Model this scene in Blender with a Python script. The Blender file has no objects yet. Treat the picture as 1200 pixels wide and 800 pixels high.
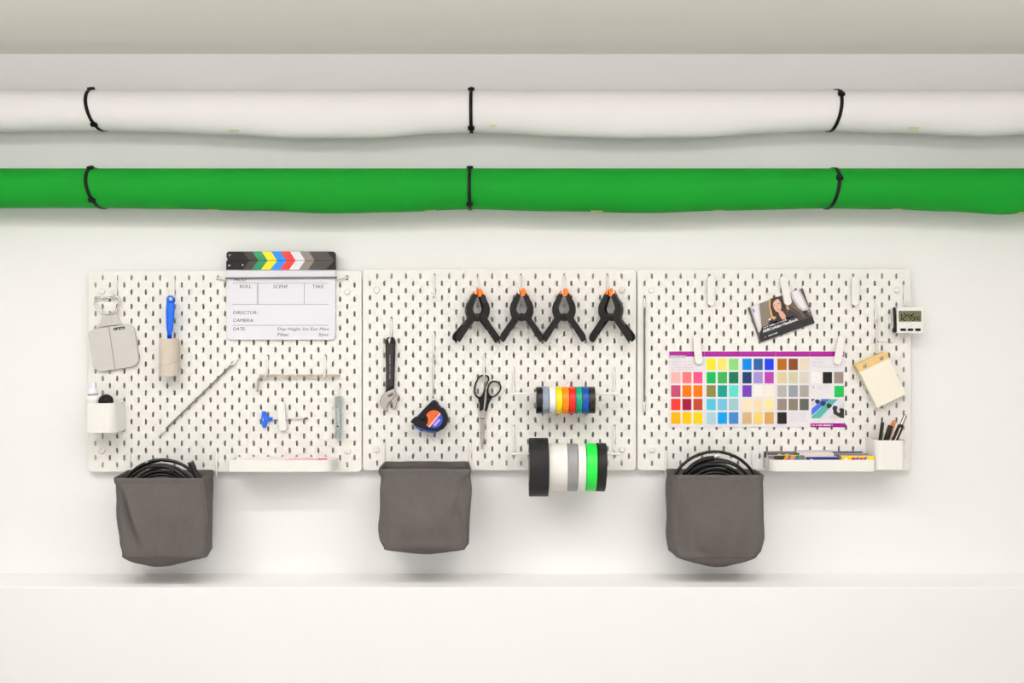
import bpy, math, random
from mathutils import Vector, Matrix, noise
random.seed(7)
sc = bpy.context.scene
COL = sc.collection
PI = math.pi
# ------------------------------------------------------------------ camera, world, lights, exposure
D = 2.79; CZ = 1.6; FPX = 1166.7          # camera distance to the wall, camera height, focal length in px of a 1200 px frame
F = 0.022                                 # front face of the pegboards, distance from the wall
cam = bpy.data.cameras.new('camera'); cam.lens = 36*FPX/1200; cam.sensor_width = 36; cam.clip_start = .05
camo = bpy.data.objects.new('camera', cam); COL.objects.link(camo)
camo.location = (0, -D, CZ); camo.rotation_euler = (PI/2, 0, 0)
sc.camera = camo
w = bpy.data.worlds.new('world'); sc.world = w; w.use_nodes = True
w.node_tree.nodes['Background'].inputs[0].default_value = (1, .97, .93, 1)
w.node_tree.nodes['Background'].inputs[1].default_value = .3
sc.view_settings.view_transform = 'Standard'; sc.view_settings.look = 'None'
sc.view_settings.gamma = 1; sc.view_settings.use_curve_mapping = False
sc.view_settings.exposure = -1.22
CEIL = CZ + .805
FILL = (-2.6, 2.6, .35, 2.2)               # fill light added behind the camera, no real opening: x0, x1, z0, z1
l = bpy.data.lights.new('rear_fill', 'AREA'); l.shape = 'RECTANGLE'; l.size = FILL[1]-FILL[0]; l.size_y = FILL[3]-FILL[2]; l.energy = 30; l.color = (1, .985, .985)
o = bpy.data.objects.new('rear_fill', l); COL.objects.link(o); o.location = ((FILL[0]+FILL[1])/2, -5.14, (FILL[2]+FILL[3])/2); o.rotation_euler = (PI/2, 0, 0)
LAMPS = [(-1.05, -1.06, 1.30, .09, 18), (.62, -1.06, 1.30, .09, 16),     # x, y, length, width, watts: strips parallel to the wall
         (-1.0, -1.40, 1.3, .09, 10.0), (.8, -1.40, 1.3, .09, 9.0),  # middle row, added as extra fill from above
         (-1.0, -3.4, 1.3, .09, 1.0), (.8, -3.4, 1.3, .09, 1.0)]  # rear row, added as weak fill
UPL = [(-1.2, -1.95, 2.07, 1.9, .16, 90.0), (1.2, -1.95, 2.07, 1.9, .16, 80.0)]   # uplights added to brighten ceiling and ledge: x, y, z, length, width, watts
for x, y, z, lx, ly, e in UPL:
    l = bpy.data.lights.new('fill_uplight', 'AREA'); l.shape = 'RECTANGLE'; l.size = lx; l.size_y = ly; l.energy = e; l.color = (1, .985, .975)
    o = bpy.data.objects.new('fill_uplight', l); COL.objects.link(o); o.location = (x, y, z+.004); o.rotation_euler = (PI, 0, 0)
for x, y, lx, ly, e in LAMPS:
    l = bpy.data.lights.new('strip_lamp', 'AREA'); l.shape = 'RECTANGLE'; l.size = lx; l.size_y = ly; l.energy = e
    l.color = (1, .985, .985)
    o = bpy.data.objects.new('strip_lamp', l); COL.objects.link(o); o.location = (x, y, CEIL - .004)

# ------------------------------------------------------------------ helpers
def lin(c):
    c = c/255
    return c/12.92 if c <= .04045 else ((c+.055)/1.055)**2.4
MATS = {}
def mat(name, rgb, rough=.5, metal=0, bump=0, bscale=200, var=.0, vscale=20, spec=.5, weave=False, trans=0, coat=0):
    if name in MATS: return MATS[name]
    m = bpy.data.materials.new(name); m.use_nodes = True; MATS[name] = m
    nt = m.node_tree; b = nt.nodes['Principled BSDF']
    c = tuple(lin(v) for v in rgb)
    b.inputs['Base Color'].default_value = (*c, 1)
    b.inputs['Roughness'].default_value = rough; b.inputs['Metallic'].default_value = metal
    b.inputs['Specular IOR Level'].default_value = spec
    if trans: b.inputs['Transmission Weight'].default_value = trans
    if coat: b.inputs['Coat Weight'].default_value = coat
    tc = nt.nodes.new('ShaderNodeTexCoord')
    if var:
        n = nt.nodes.new('ShaderNodeTexNoise'); n.inputs['Scale'].default_value = vscale; n.inputs['Detail'].default_value = 4
        r = nt.nodes.new('ShaderNodeValToRGB')
        r.color_ramp.elements[0].position = .3; r.color_ramp.elements[1].position = .7
        r.color_ramp.elements[0].color = (*[v*(1-var) for v in c], 1); r.color_ramp.elements[1].color = (*[min(1, v*(1+var)) for v in c], 1)
        nt.links.new(tc.outputs['Object'], n.inputs['Vector']); nt.links.new(n.outputs[0], r.inputs[0]); nt.links.new(r.outputs[0], b.inputs['Base Color'])
    if bump:
        bp = nt.nodes.new('ShaderNodeBump'); bp.inputs['Strength'].default_value = bump; bp.inputs['Distance'].default_value = .001
        if weave:
            wv = nt.nodes.new('ShaderNodeTexWave'); wv.inputs['Scale'].default_value = bscale; wv.bands_direction = 'X'
            w2 = nt.nodes.new('ShaderNodeTexWave'); w2.inputs['Scale'].default_value = bscale; w2.bands_direction = 'Z'
            ad = nt.nodes.new('ShaderNodeMath'); ad.operation = 'ADD'
            for q in (wv, w2): nt.links.new(tc.outputs['Object'], q.inputs['Vector'])
            nt.links.new(wv.outputs['Fac'], ad.inputs[0]); nt.links.new(w2.outputs['Fac'], ad.inputs[1]); h = ad.outputs[0]
        else:
            n2 = nt.nodes.new('ShaderNodeTexNoise'); n2.inputs['Scale'].default_value = bscale; n2.inputs['Detail'].default_value = 3
            nt.links.new(tc.outputs['Object'], n2.inputs['Vector']); h = n2.outputs[0]
        nt.links.new(h, bp.inputs['Height']); nt.links.new(bp.outputs[0], b.inputs['Normal'])
    return m
def emat(name, rgb, s):
    m = bpy.data.materials.new(name); m.use_nodes = True; b = m.node_tree.nodes['Principled BSDF']
    b.inputs['Emission Color'].default_value = (*rgb, 1); b.inputs['Emission Strength'].default_value = s
    return m
def tag(o, label=None, cat=None, group=None, kind=None):
    if label: o['label'] = label
    if cat: o['category'] = cat
    if group: o['group'] = group
    if kind: o['kind'] = kind
    return o
def W(px, py, d):                       # world point seen at a photo pixel, at distance d from the wall
    s = (D-d)/FPX
    return Vector(((px-600)*s, -d, CZ-(py-400)*s))
def P(pts, d, f=None):                  # outline in photo pixels -> (x, z) outline at distance d
    out = []
    for p in pts:
        if f: p = f(*p)
        v = W(p[0], p[1], d); out.append((v.x, v.z))
    return out
def Z(x0, y0, s):                       # enlarged crop -> photo pixels
    return lambda x, y: (x0+x/s, y0+y/s)
class MB:
    def __init__(s): s.v = []; s.f = []
    def prism(s, poly, y0, y1):         # poly in (x, z); y0 back, y1 front (front is the more negative one)
        a = sum(poly[i][0]*poly[(i+1) % len(poly)][1]-poly[(i+1) % len(poly)][0]*poly[i][1] for i in range(len(poly)))
        if a < 0: poly = poly[::-1]     # counter-clockwise seen from the camera
        n = len(poly); b = len(s.v)
        s.v += [(x, y1, z) for x, z in poly] + [(x, y0, z) for x, z in poly]
        s.f.append(list(range(b, b+n))); s.f.append(list(range(b+2*n-1, b+n-1, -1)))
        for i in range(n):
            j = (i+1) % n; s.f.append([b+j, b+i, b+n+i, b+n+j])
        return s
    def box(s, c, h, rot=None):
        b = len(s.v)
        for x in (-1, 1):
            for y in (-1, 1):
                for z in (-1, 1):
                    v = Vector((x*h[0], y*h[1], z*h[2]))
                    if rot: v = rot @ v
                    s.v.append(tuple(Vector(c)+v))
        for q in ((0, 1, 3, 2), (4, 6, 7, 5), (0, 4, 5, 1), (2, 3, 7, 6), (0, 2, 6, 4), (1, 5, 7, 3)): s.f.append([b+i for i in q])
        return s
    def tube(s, path, r, seg=10, closed=False, flat=1.0, up=None):
        path = [Vector(p) for p in path]; n = len(path); b = len(s.v)
        rr = r if isinstance(r, (list, tuple)) else [r]*n
        T = []
        for i in range(n):
            if closed: t = path[(i+1) % n]-path[i-1]
            else: t = path[min(i+1, n-1)]-path[max(i-1, 0)]
            T.append(t.normalized() if t.length > 0 else Vector((0, 0, 1)))
        u = Vector(up) if up else Vector((0, 1, 0))
        if abs(u.dot(T[0])) > .95: u = Vector((1, 0, 0))
        u = (u-T[0]*u.dot(T[0])).normalized()
        for i in range(n):
            u = (u-T[i]*u.dot(T[i]))
            u = u.normalized() if u.length > 1e-6 else T[i].orthogonal().normalized()
            w_ = T[i].cross(u)
            for k in range(seg):
                a = 2*PI*k/seg
                s.v.append(tuple(path[i]+u*(rr[i]*math.cos(a)*flat)+w_*(rr[i]*math.sin(a))))
        for i in range(n if closed else n-1):
            j = (i+1) % n
            for k in range(seg):
                l = (k+1) % seg; s.f.append([b+i*seg+k, b+i*seg+l, b+j*seg+l, b+j*seg+k])
        if not closed:
            s.f.append([b+k for k in range(seg)][::-1]); s.f.append([b+(n-1)*seg+k for k in range(seg)])
        return s
    def lathe(s, prof, c, axis='z', seg=32, rot=None, closed=False):   # prof: (radius, along)
        b = len(s.v); n = len(prof)
        for r, h in prof:
            for k in range(seg):
                a = 2*PI*k/seg; u, v_ = r*math.cos(a), r*math.sin(a)
                p = Vector((u, v_, h)) if axis == 'z' else Vector((h, u, v_)) if axis == 'x' else Vector((v_, h, u))
                if rot: p = rot @ p
                s.v.append(tuple(Vector(c)+p))
        for i in range(n if closed else n-1):
            j = (i+1) % n
            for k in range(seg):
                l = (k+1) % seg; s.f.append([b+i*seg+k, b+i*seg+l, b+j*seg+l, b+j*seg+k])
        if not closed:
            if prof[0][0] > 1e-5: s.f.append([b+k for k in range(seg)][::-1])
            if prof[-1][0] > 1e-5: s.f.append([b+(n-1)*seg+k for k in range(seg)])
        return s
    def build(s, name, m, parent=None, bevel=0, smooth=False, sub=0, bseg=2):
        me = bpy.data.meshes.new(name)
        off = Vector((0, 0, 0)); q = parent
        while q is not None: off += q.location; q = q.parent
        me.from_pydata([tuple(Vector(v)-off) for v in s.v], [], s.f)
        me.validate(); me.materials.append(m)
        import bmesh
        bm = bmesh.new(); bm.from_mesh(me); bmesh.ops.recalc_face_normals(bm, faces=bm.faces); bm.to_mesh(me); bm.free()
        if smooth:
            for p in me.polygons: p.use_smooth = True
        o = bpy.data.objects.new(name, me); COL.objects.link(o)
        if parent is not None: o.parent = parent
        if bevel:
            md = o.modifiers.new('bevel', 'BEVEL'); md.width = bevel; md.segments = bseg; md.limit_method = 'ANGLE'; md.angle_limit = .7
            md.harden_normals = False
        if sub:
            md = o.modifiers.new('sub', 'SUBSURF'); md.levels = sub; md.render_levels = sub
        if smooth:
            try:
                md = o.modifiers.new('ws', 'WEIGHTED_NORMAL')
            except Exception: pass
            for e in me.edges: pass
            me.set_sharp_from_angle(angle=.7)
        return o
def thing(name, label, cat, loc, group=None):
    o = bpy.data.objects.new(name, None); COL.objects.link(o); o.location = loc; o.empty_display_size = .02
    return tag(o, label, cat, group)
def copy_tree(o, parent=None):
    c = o.copy(); COL.objects.link(c)
    if parent is not None: c.parent = parent
    for ch in list(o.children):
        if ch.name in COL.objects: copy_tree(ch, c)
    return c
def text(body, cx, cz, w_, h_, ang, d, m, parent, shear=0, bold=.0, name='lettering'):   # centre, size, tilt in the wall's plane
    cu = bpy.data.curves.new('t', 'FONT'); cu.body = body; cu.size = 1; cu.shear = shear; cu.offset = bold; cu.resolution_u = 2
    ob = bpy.data.objects.new('t', cu); COL.objects.link(ob)
    dg = bpy.context.evaluated_depsgraph_get(); dg.update()
    me = bpy.data.meshes.new_from_object(ob.evaluated_get(dg)); bpy.data.objects.remove(ob)
    xs = [v.co.x for v in me.vertices]; ys = [v.co.y for v in me.vertices]
    x0, x1, y0, y1 = min(xs), max(xs), min(ys), max(ys)
    mb = MB(); ca, sa = math.cos(ang), math.sin(ang)
    for v in me.vertices:
        x = ((v.co.x-x0)/(x1-x0)-.5)*w_; z = ((v.co.y-y0)/(y1-y0)-.5)*h_
        mb.v.append((cx+x*ca-z*sa, -d, cz+x*sa+z*ca))
    mb.f = [list(p.vertices) for p in me.polygons]
    return mb.build(name, m, parent)
def textpx(body, x0, x1, y0, y1, d, m, parent, shear=0, bold=0, name='lettering'):
    a = W(x0, y0, d); b = W(x1, y1, d)
    return text(body, (a.x+b.x)/2, (a.z+b.z)/2, b.x-a.x, a.z-b.z, 0, d, m, parent, shear, bold, name)
def fine_print(lines, d, m, parent, name='fine_print', seed=1):   # print too small to read: broken strokes; lines of (px0, py0, px1, py1, height px)
    rnd = random.Random(seed); mb = MB()
    for x0, y0, x1, y1, h in lines:
        L = math.hypot(x1-x0, y1-y0); ux, uy = (x1-x0)/L, (y1-y0)/L; t = 0
        while t < L:
            l = min(rnd.uniform(.35, 1.1), L-t)
            if rnd.random() < .78:
                hh = h*rnd.uniform(.6, 1)/2
                q = [(x0+ux*t-uy*hh*k, y0+uy*t+ux*hh*k) for k in (-1, 1)]
                q2 = [(x0+ux*(t+l)-uy*hh*k, y0+uy*(t+l)+ux*hh*k) for k in (1, -1)]
                mb.prism(P(q+q2, d), -d+.00005, -d-.0001)
            t += l+rnd.uniform(.12, .3)
    return mb.build(name, m, parent)
def disc_poly(cx, cy, rx, ry=None, a0=0, a1=2*PI, n=24, rot=0):
    ry = ry or rx; out = []
    full = abs(a1-a0-2*PI) < 1e-6
    for i in range(n if full else n+1):
        a = a0+(a1-a0)*i/n; x, y = rx*math.cos(a), ry*math.sin(a)
        out.append((cx+x*math.cos(rot)-y*math.sin(rot), cy+x*math.sin(rot)+y*math.cos(rot)))
    return out
def rrect(x0, x1, y0, y1, rs, n=6):     # rounded rectangle, rs = radii at (x0,y0), (x1,y0), (x1,y1), (x0,y1), counter-clockwise
    out = []
    for (cx, cy, a), r in zip(((x0, y0, PI), (x1, y0, 1.5*PI), (x1, y1, 0), (x0, y1, .5*PI)), rs):
        if r <= 0: out.append((cx, cy)); continue
        ox = cx+(r if cx == x0 else -r); oy = cy+(r if cy == y0 else -r)
        for i in range(n+1):
            t = a+PI/2*i/n; out.append((ox+r*math.cos(t), oy+r*math.sin(t)))
    return out
def smooth_path(pts, n=6, closed=True):
    pts = [Vector(p) for p in pts]; m = len(pts); out = []
    rng = range(m) if closed else range(m-1)
    for i in rng:
        p0 = pts[(i-1) % m] if closed or i > 0 else pts[i]
        p1 = pts[i]; p2 = pts[(i+1) % m]; p3 = pts[(i+2) % m] if closed or i+2 < m else p2
        for k in range(n):
            t = k/n
            out.append(.5*((2*p1)+(p2-p0)*t+(2*p0-5*p1+4*p2-p3)*t*t+(3*p1-p0-3*p2+p3)*t**3))
    if not closed: out.append(pts[-1])
    return out

# ------------------------------------------------------------------ materials
M_wall = mat('wall paint', (246, 245.5, 244.5), .75, bump=.06, bscale=300, var=.006, vscale=3)
M_ceil = mat('ceiling paint', (247, 244, 238), .85, bump=.05, bscale=250, var=.006, vscale=2)
M_floor = mat('pale floor', (204, 201, 196), .5, var=.05, vscale=6, bump=.05)
M_board = mat('pegboard lacquer', (240, 238, 233), .45)
M_white = mat('white lacquered metal', (243, 241, 238), .35, bump=.02, bscale=400)
M_wplas = mat('white plastic', (238, 236, 232), .38, bump=.02, bscale=300)
M_paperwhite = mat('white paper', (240, 238, 238), .65, bump=.03, bscale=200)
M_black = mat('black plastic', (19, 17, 17), .5, bump=.05, bscale=600, spec=.28)
M_black2 = mat('black rubber', (14, 13, 14), .5, bump=.05, bscale=500, spec=.25)
M_chrome = mat('chrome', (158, 152, 148), .16, 1, bump=.02, bscale=200)
M_steel = mat('brushed steel', (158, 152, 145), .3, 1, bump=.05, bscale=300)
M_zinc = mat('zinc plated steel', (190, 200, 202), .3, 1, var=.12, vscale=120)
M_blue = mat('blue plastic', (0, 100, 226), .38, bump=.02)
M_ink = mat('dark printing ink', (22, 20, 30), .6, var=.02)
M_cloth = mat('grey cotton canvas', (99, 94, 92), .92, bump=.35, bscale=420, weave=True, var=.05, vscale=60, spec=.2)

# ------------------------------------------------------------------ room
def slab(name, a, b, m):
    mb = MB().box([(a[i]+b[i])/2 for i in range(3)], [abs(b[i]-a[i])/2 for i in range(3)])
    return tag(mb.build(name, m), kind='structure')
RX0, RX1, RY = -3.2, 3.2, -5.2
slab('wall_back', (RX0, 0, 0), (RX1, .12, CEIL), M_wall)
slab('wall_left', (RX0-.12, RY, 0), (RX0, .12, CEIL), M_wall)
slab('wall_right', (RX1, RY, 0), (RX1+.12, .12, CEIL), M_wall)
slab('wall_front', (RX0, RY-.12, 0), (RX1, RY, CEIL), M_wall)
slab('floor', (RX0, RY, -.1), (RX1, .12, 0), M_floor)
slab('ceiling', (RX0, RY, CEIL), (RX1, .12, CEIL+.1), M_ceil)
M_frame = mat('fill panel frame', (225, 225, 222), .4)
M_fillpane = emat('daylight pane', (1, .985, .97), 1.6)
mb = MB(); n_ = 5
for i in range(n_+1): mb.box((FILL[0]+(FILL[1]-FILL[0])*i/n_, RY+.02, (FILL[2]+FILL[3])/2), (.03, .02, (FILL[3]-FILL[2])/2+.03))
for z in (FILL[2], FILL[3]): mb.box(((FILL[0]+FILL[1])/2, RY+.02, z), ((FILL[1]-FILL[0])/2+.03, .02, .03))
wn = tag(mb.build('fill_panel_1', M_frame), kind='structure')  # frame made up to dress the added fill light
MB().box(((FILL[0]+FILL[1])/2, RY+.006, (FILL[2]+FILL[3])/2), ((FILL[1]-FILL[0])/2, .004, (FILL[3]-FILL[2])/2)).build('pane', M_fillpane, wn)  # glowing pane added to go with the fill light
LEDGE = CZ-.650
o = MB().box(((RX0+RX1)/2, -.079, LEDGE/2), ((RX1-RX0)/2, .079, LEDGE/2)).build('wall_lower', M_wall, bevel=.003, bseg=3)
tag(o, kind='structure')
M_diff = emat('lamp diffuser', (1, .96, .9), 4.0)
for i, (x, y, lx, ly, e) in enumerate(LAMPS):
    t = thing('ceiling_light', ['white strip light in the ceiling nearest the pegboards, left one', 'white strip light in the ceiling nearest the pegboards, right one',
              'added white fill strip in the middle ceiling row, left one', 'added white fill strip in the middle ceiling row, right one',
              'added white fill strip in the rear ceiling row, left one', 'added white fill strip in the rear ceiling row, right one'][i], 'lamp', (x, y, CEIL), 'strip lights in the ceiling')
    fr = MB()
    for sx in (-1, 1): fr.box((x+sx*(lx/2+.008), y, CEIL-.006), (.006, ly/2+.014, .006))
    for sy in (-1, 1): fr.box((x, y+sy*(ly/2+.008), CEIL-.006), (lx/2+.002, .006, .006))
    fr.build('frame', M_white, t)
    MB().box((x, y, CEIL-.001), (lx/2, ly/2, .001)).build('diffuser', M_diff, t)

for (x, y, z, lx, ly, e), lab in zip(UPL, ('left added hanging white fill uplight trough above the camera position', 'right added hanging white fill uplight trough above the camera position')):
    t = thing('added_uplight', lab, 'lamp', (x, y, z), 'added fill uplights')  # unseen fixture made up to carry the added uplight
    MB().box((x, y, z-.022), (lx/2+.01, ly/2+.01, .02)).build('trough', M_white, t, bevel=.004)
    for sx in (-.4, .4): MB().tube([(x+sx*lx, y+ly/2+.004, z-.02), (x+sx*lx, y+ly/2+.004, CEIL)], .002, 6).build('suspension_wire', M_steel, t)

# ------------------------------------------------------------------ pegboards
SB = FPX/(D-F)
def pegboard_mesh():
    mb = MB(); Wd, H, T = .76, .56, .003
    def tri_add(pts, y, flip):
        b = len(mb.v); mb.v.extend((x, y, z) for x, z in pts); f = list(range(b, b+len(pts)))
        mb.f.append(f[::-1] if flip else f)
    for k in range(1, 38):
        for m in range(1, 28):
            cx, cz = .02*k, -.02*m; h = .01
            sq = [(cx-h, cz-h), (cx+h, cz-h), (cx+h, cz+h), (cx-h, cz+h)]
            if (k+m) % 2 == 0:
                for y, fl in ((0, False), (T, True)): tri_add(sq, y, fl)
            else:
                a, r = .0046, .0031
                bot = [(cx+r*math.cos(t), cz-a+r*math.sin(t)) for t in [PI+PI*i/4 for i in range(5)]]
                top = [(cx+r*math.cos(t), cz+a+r*math.sin(t)) for t in [PI*i/4 for i in range(5)]]
                slot = bot+top
                L = [(cx, cz-h)]+[(cx, cz-a-r)]+bot[:2][::-1]+[top[4], top[3], (cx, cz+a+r), (cx, cz+h), sq[3], sq[0]]
                R = [(cx, cz-h), sq[1], sq[2], (cx, cz+h), (cx, cz+a+r), top[1], top[0], bot[4], bot[3], (cx, cz-a-r)]
                for y, fl in ((0, False), (T, True)): tri_add(L[::-1], y, fl); tri_add(R, y, fl)
                n = len(slot); b = len(mb.v)
                mb.v.extend((x, 0, z) for x, z in slot); mb.v.extend((x, T, z) for x, z in slot)
                for i in range(n):
                    j = (i+1) % n; mb.f.append([b+i, b+j, b+n+j, b+n+i])
    # border with rounded corners and a soft front edge
    inner = [(.01, -.55), (.75, -.55), (.75, -.01), (.01, -.01)]
    r = .011; e = .0012
    out0 = rrect(0, Wd, -H, 0, [r]*4, 6); outf = rrect(e, Wd-e, -H+e, -e, [r-e]*4, 6)
    n = len(outf); q = n//4
    for y, fl, oo in ((0, False, outf), (T, True, out0)):
        for c in range(4):
            seg = [oo[(c*q+i) % n] for i in range(q//2, q//2+q+1)]
            tri_add([inner[c], *seg[:1]][:0]+seg+[inner[(c+1) % 4], inner[c]], y, fl)
    b = len(mb.v)
    mb.v.extend((x, 0, z) for x, z in outf); mb.v.extend((x, e, z) for x, z in out0); mb.v.extend((x, T, z) for x, z in out0)
    for i in range(n):
        j = (i+1) % n
        mb.f.append([b+j, b+i, b+n+i, b+n+j]); mb.f.append([b+n+j, b+n+i, b+2*n+i, b+2*n+j])
    me = bpy.data.meshes.new('panel'); me.from_pydata(mb.v, [], mb.f); me.materials.append(M_board)
    return me
peg_me = pegboard_mesh()
BX = [((103.5-600)/SB, CZ-(316.9-400)/SB), ((425.1-600)/SB, CZ-(315.0-400)/SB), ((747.0-600)/SB, CZ-(315.0-400)/SB)]
screw_mesh = None
for i, (bx, bz) in enumerate(BX):
    t = thing('pegboard', ['white slotted pegboard at the left, behind the clapperboard and lint roller',
              'white slotted pegboard in the middle, behind the four black clamps',
              'white slotted pegboard at the right, behind the colour chart and notepad'][i], 'pegboard', (bx, -F, bz), 'white pegboards on the wall')
    o = bpy.data.objects.new('panel', peg_me); COL.objects.link(o); o.parent = t
    for sx in (.0385, .7205):
        for sz in (-.0585, -.501):
            if screw_mesh is None:
                so = MB().lathe([(0, -.0052), (.0035, -.0052), (.0040, -.0044), (.0050, -.0056), (.0072, -.0052), (.0086, -.003), (.0086, 0), (.0052, 0)], (0, 0, 0), 'y', 24).build('mounting_screw', M_board, t, smooth=True)
                screw_mesh = so.data
                sp = MB().lathe([(.006, .005), (.006, F-.0005)], (0, 0, 0), 'y', 16).build('wall_spacer', M_board, t, smooth=True); spacer_mesh = sp.data
                for q in (so, sp): q.location = (sx, 0, sz)
                continue_mesh = True
                so.data.transform(Matrix.Translation(t.location)); sp.data.transform(Matrix.Translation(t.location))
            else:
                for nm, me in (('mounting_screw', screw_mesh), ('wall_spacer', spacer_mesh)):
                    q = bpy.data.objects.new(nm, me); COL.objects.link(q); q.parent = t; q.location = (sx, 0, sz)
    # small slotted recess drawn by a bit in each screw
# ------------------------------------------------------------------ hooks
HOOK_CACHE = {}
def hook(px, py, L, label, arm=.022, tip=.012, side=0, name='peg_hook'):   # px, py: the slot; L: stem length in px
    v = W(px, py, F); L = L/SB
    key = (round(L, 4), arm, tip, side)
    t = thing(name, label, 'hook', v, 'white wire hooks in the pegboards')
    if key in HOOK_CACHE:
        for me, nm in HOOK_CACHE[key]:
            q = bpy.data.objects.new(nm, me); COL.objects.link(q); q.parent = t
        return t
    r = .0022
    p = [(0, .004, .001), (0, -.001, .001), (0, -.0035, -.002), (0, -.0038, -.006), (0, -.0038, -L+.006), (0, -.005, -L+.002), (0, -.009, -L)]
    p += [(side*.3, -arm*.5, -L), (side*.7, -arm+.005, -L), (side, -arm, -L+.002), (side, -arm-.001, -L+.006), (side, -arm-.001, -L+tip)]
    o = MB().tube(p, r, 8); o.v = [tuple(Vector(q)+v) for q in o.v]
    w1 = o.build('wire', M_white, t, smooth=True)
    b = MB().lathe([(0, 0), (.0026, .0004), (.0029, .002), (.0029, .006), (.0024, .0075)], (side, -arm-.001, -L+tip-.005), 'z', 10)
    b.v = [tuple(Vector(q)+v) for q in b.v]
    w2 = b.build('tip_cap', M_wplas, t, smooth=True)
    HOOK_CACHE[key] = [(w1.data, 'wire'), (w2.data, 'tip_cap')]
    return t
hook(137, 323.5, 24, 'white wire hook holding the chrome loop of the grey folding board', side=-.006)
hook(204.3, 323.5, 23, 'white wire hook holding the blue lint roller', side=-.010, arm=.024)
hook(397.5, 452, 27, 'white wire hook in the tubular socket wrench', side=-.013, arm=.024)
hook(313.5, 418, 24, 'white wire hook under the bent end of the long hex key', arm=.020)
hook(381.5, 418, 24, 'white wire hook under the straight end of the long hex key', arm=.020)
hook(458.7, 374, 28, 'white wire hook holding the adjustable wrench', side=-.004, arm=.014, tip=.010)
hook(508.7, 391, 27, 'white wire hook holding the cord of the tape measure', side=-.003, arm=.015)
hook(509.2, 323.5, 25, 'empty white wire hook between the wrench and the first clamp', side=-.003, arm=.03)
CL = [(560.0, 561), (612.5, 610.5), (663.0, 661.2), (715.0, 711.5)]
for (a, hx), s_ in zip(CL, ('first', 'second', 'third', 'fourth')):
    hook(hx, 323.3, 21.5, f'white wire hook holding the {s_} black clamp from the left', side=(-.0075 if s_ != 'fourth' else .013) if s_ != 'first' else -.008, arm=.047, tip=.017)
hook(567.5, 414.5, 27.5, 'white wire hook holding the scissors', arm=.014, tip=.009)
hook(1025.2, 351, 25, 'white wire hook holding the notepad by its thin loop', side=.004, arm=.016)
hook(1059, 334.5, 24, 'white wire hook above the white digital timer', side=.004, arm=.018)
# ------------------------------------------------------------------ clips
CLIP = []
def clip(top, bot, label):
    cx = (top[0]+bot[0])/2; dx, dz = bot[0]-top[0], bot[1]-top[1]
    v = W(top[0], top[1]+3, F+.0)
    t = thing('pegboard_clip', label, 'clip', v, 'white plastic clips on the pegboards')
    t.rotation_euler.y = -math.atan2(dx, dz)
    if CLIP:
        for me, nm in CLIP:
            q = bpy.data.objects.new(nm, me); COL.objects.link(q); q.parent = t
        return t
    L = .083; w_ = .0107
    poly = disc_poly(0, .004-w_, w_, a0=0, a1=PI, n=12)+disc_poly(0, .004-L+w_, w_, a0=PI, a1=2*PI, n=12)
    mb = MB().prism(poly, -.0085, -.0125); mb.v = [tuple(Vector(q)+v) for q in mb.v]
    p1 = mb.build('clip_plate', M_wplas, t, bevel=.0012)
    mb = MB().box((0, -.0042, -.010), (.0042, .0043, .007)); mb.v = [tuple(Vector(q)+v) for q in mb.v]
    p2 = mb.build('clip_base', M_wplas, t, bevel=.0008)
    CLIP[:] = [(p1.data, 'clip_plate'), (p2.data, 'clip_base')]
    for q in (p1, p2):
        for md in list(q.modifiers): pass
    return t
clips = [clip((329.7, 468.5), (333, 503), 'white clip holding the small blue T-handle driver'),
         clip((832.4, 322), (832.7, 357), 'empty white clip at the top, left of the lighting book'),
         clip((916.7, 322), (922.9, 356), 'white clip holding the lighting book'),
         clip((1001.5, 322), (1000.6, 357), 'empty white clip at the top, right of the lighting book'),
         clip((815.6, 390.5), (818.2, 423.7), 'white clip over the left end of the colour chart'),
         clip((985.4, 391), (979.3, 424), 'white clip over the right end of the colour chart')]
for c in clips[1:]:
    for ch in c.children:
        md = ch.modifiers.new('bevel', 'BEVEL'); md.width = .0012; md.segments = 2

# ------------------------------------------------------------------ elastic cords
def elastic(a, b, d0, label, caplen=9):
    A = W(a[0], a[1], F+.002); B = W(b[0], b[1], F+.002)
    t = thing('elastic_cord', label, 'cord', A, 'sprung elastic cords on the pegboards')
    dirv = (B-A).normalized(); L = (B-A).length; cap = caplen/SB
    A1 = A+dirv*cap*1.0; B1 = B-dirv*cap*1.0
    A1.y = B1.y = -d0
    n = int((B1-A1).length/.0013); path = []; rr = []
    for i in range(n+1):
        path.append(A1.lerp(B1, i/n)); rr.append(.0021+(.0007 if i % 2 else -.0002))
    MB().tube(path, rr, 8).build('sprung_cord', mat('grey sprung cord', (128, 124, 116), .55, .3, bump=.1), t, smooth=False)
    for p, q in ((A, A1), (B, B1)):
        e = (q-p)
        MB().tube([p+Vector((0, .006, 0)), p, p+e*.35+Vector((0, -.001, 0)), p+e*.7, p+e*1.25], [.0018, .0024, .0028, .0040, .0036], 10).build('end_cap', M_wplas, t, smooth=True)
    return t
elastic((187, 510), (280, 420), F+.007, 'grey sprung elastic cord stretched diagonally on the left pegboard')
elastic((254.5, 326.3), (407.5, 325.2), F+.0135, 'grey sprung elastic cord stretched level across the clapperboard')
elastic((755.3, 349.5), (754.9, 482), F+.005, 'grey sprung elastic cord hanging upright left of the colour chart', caplen=9)

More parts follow.
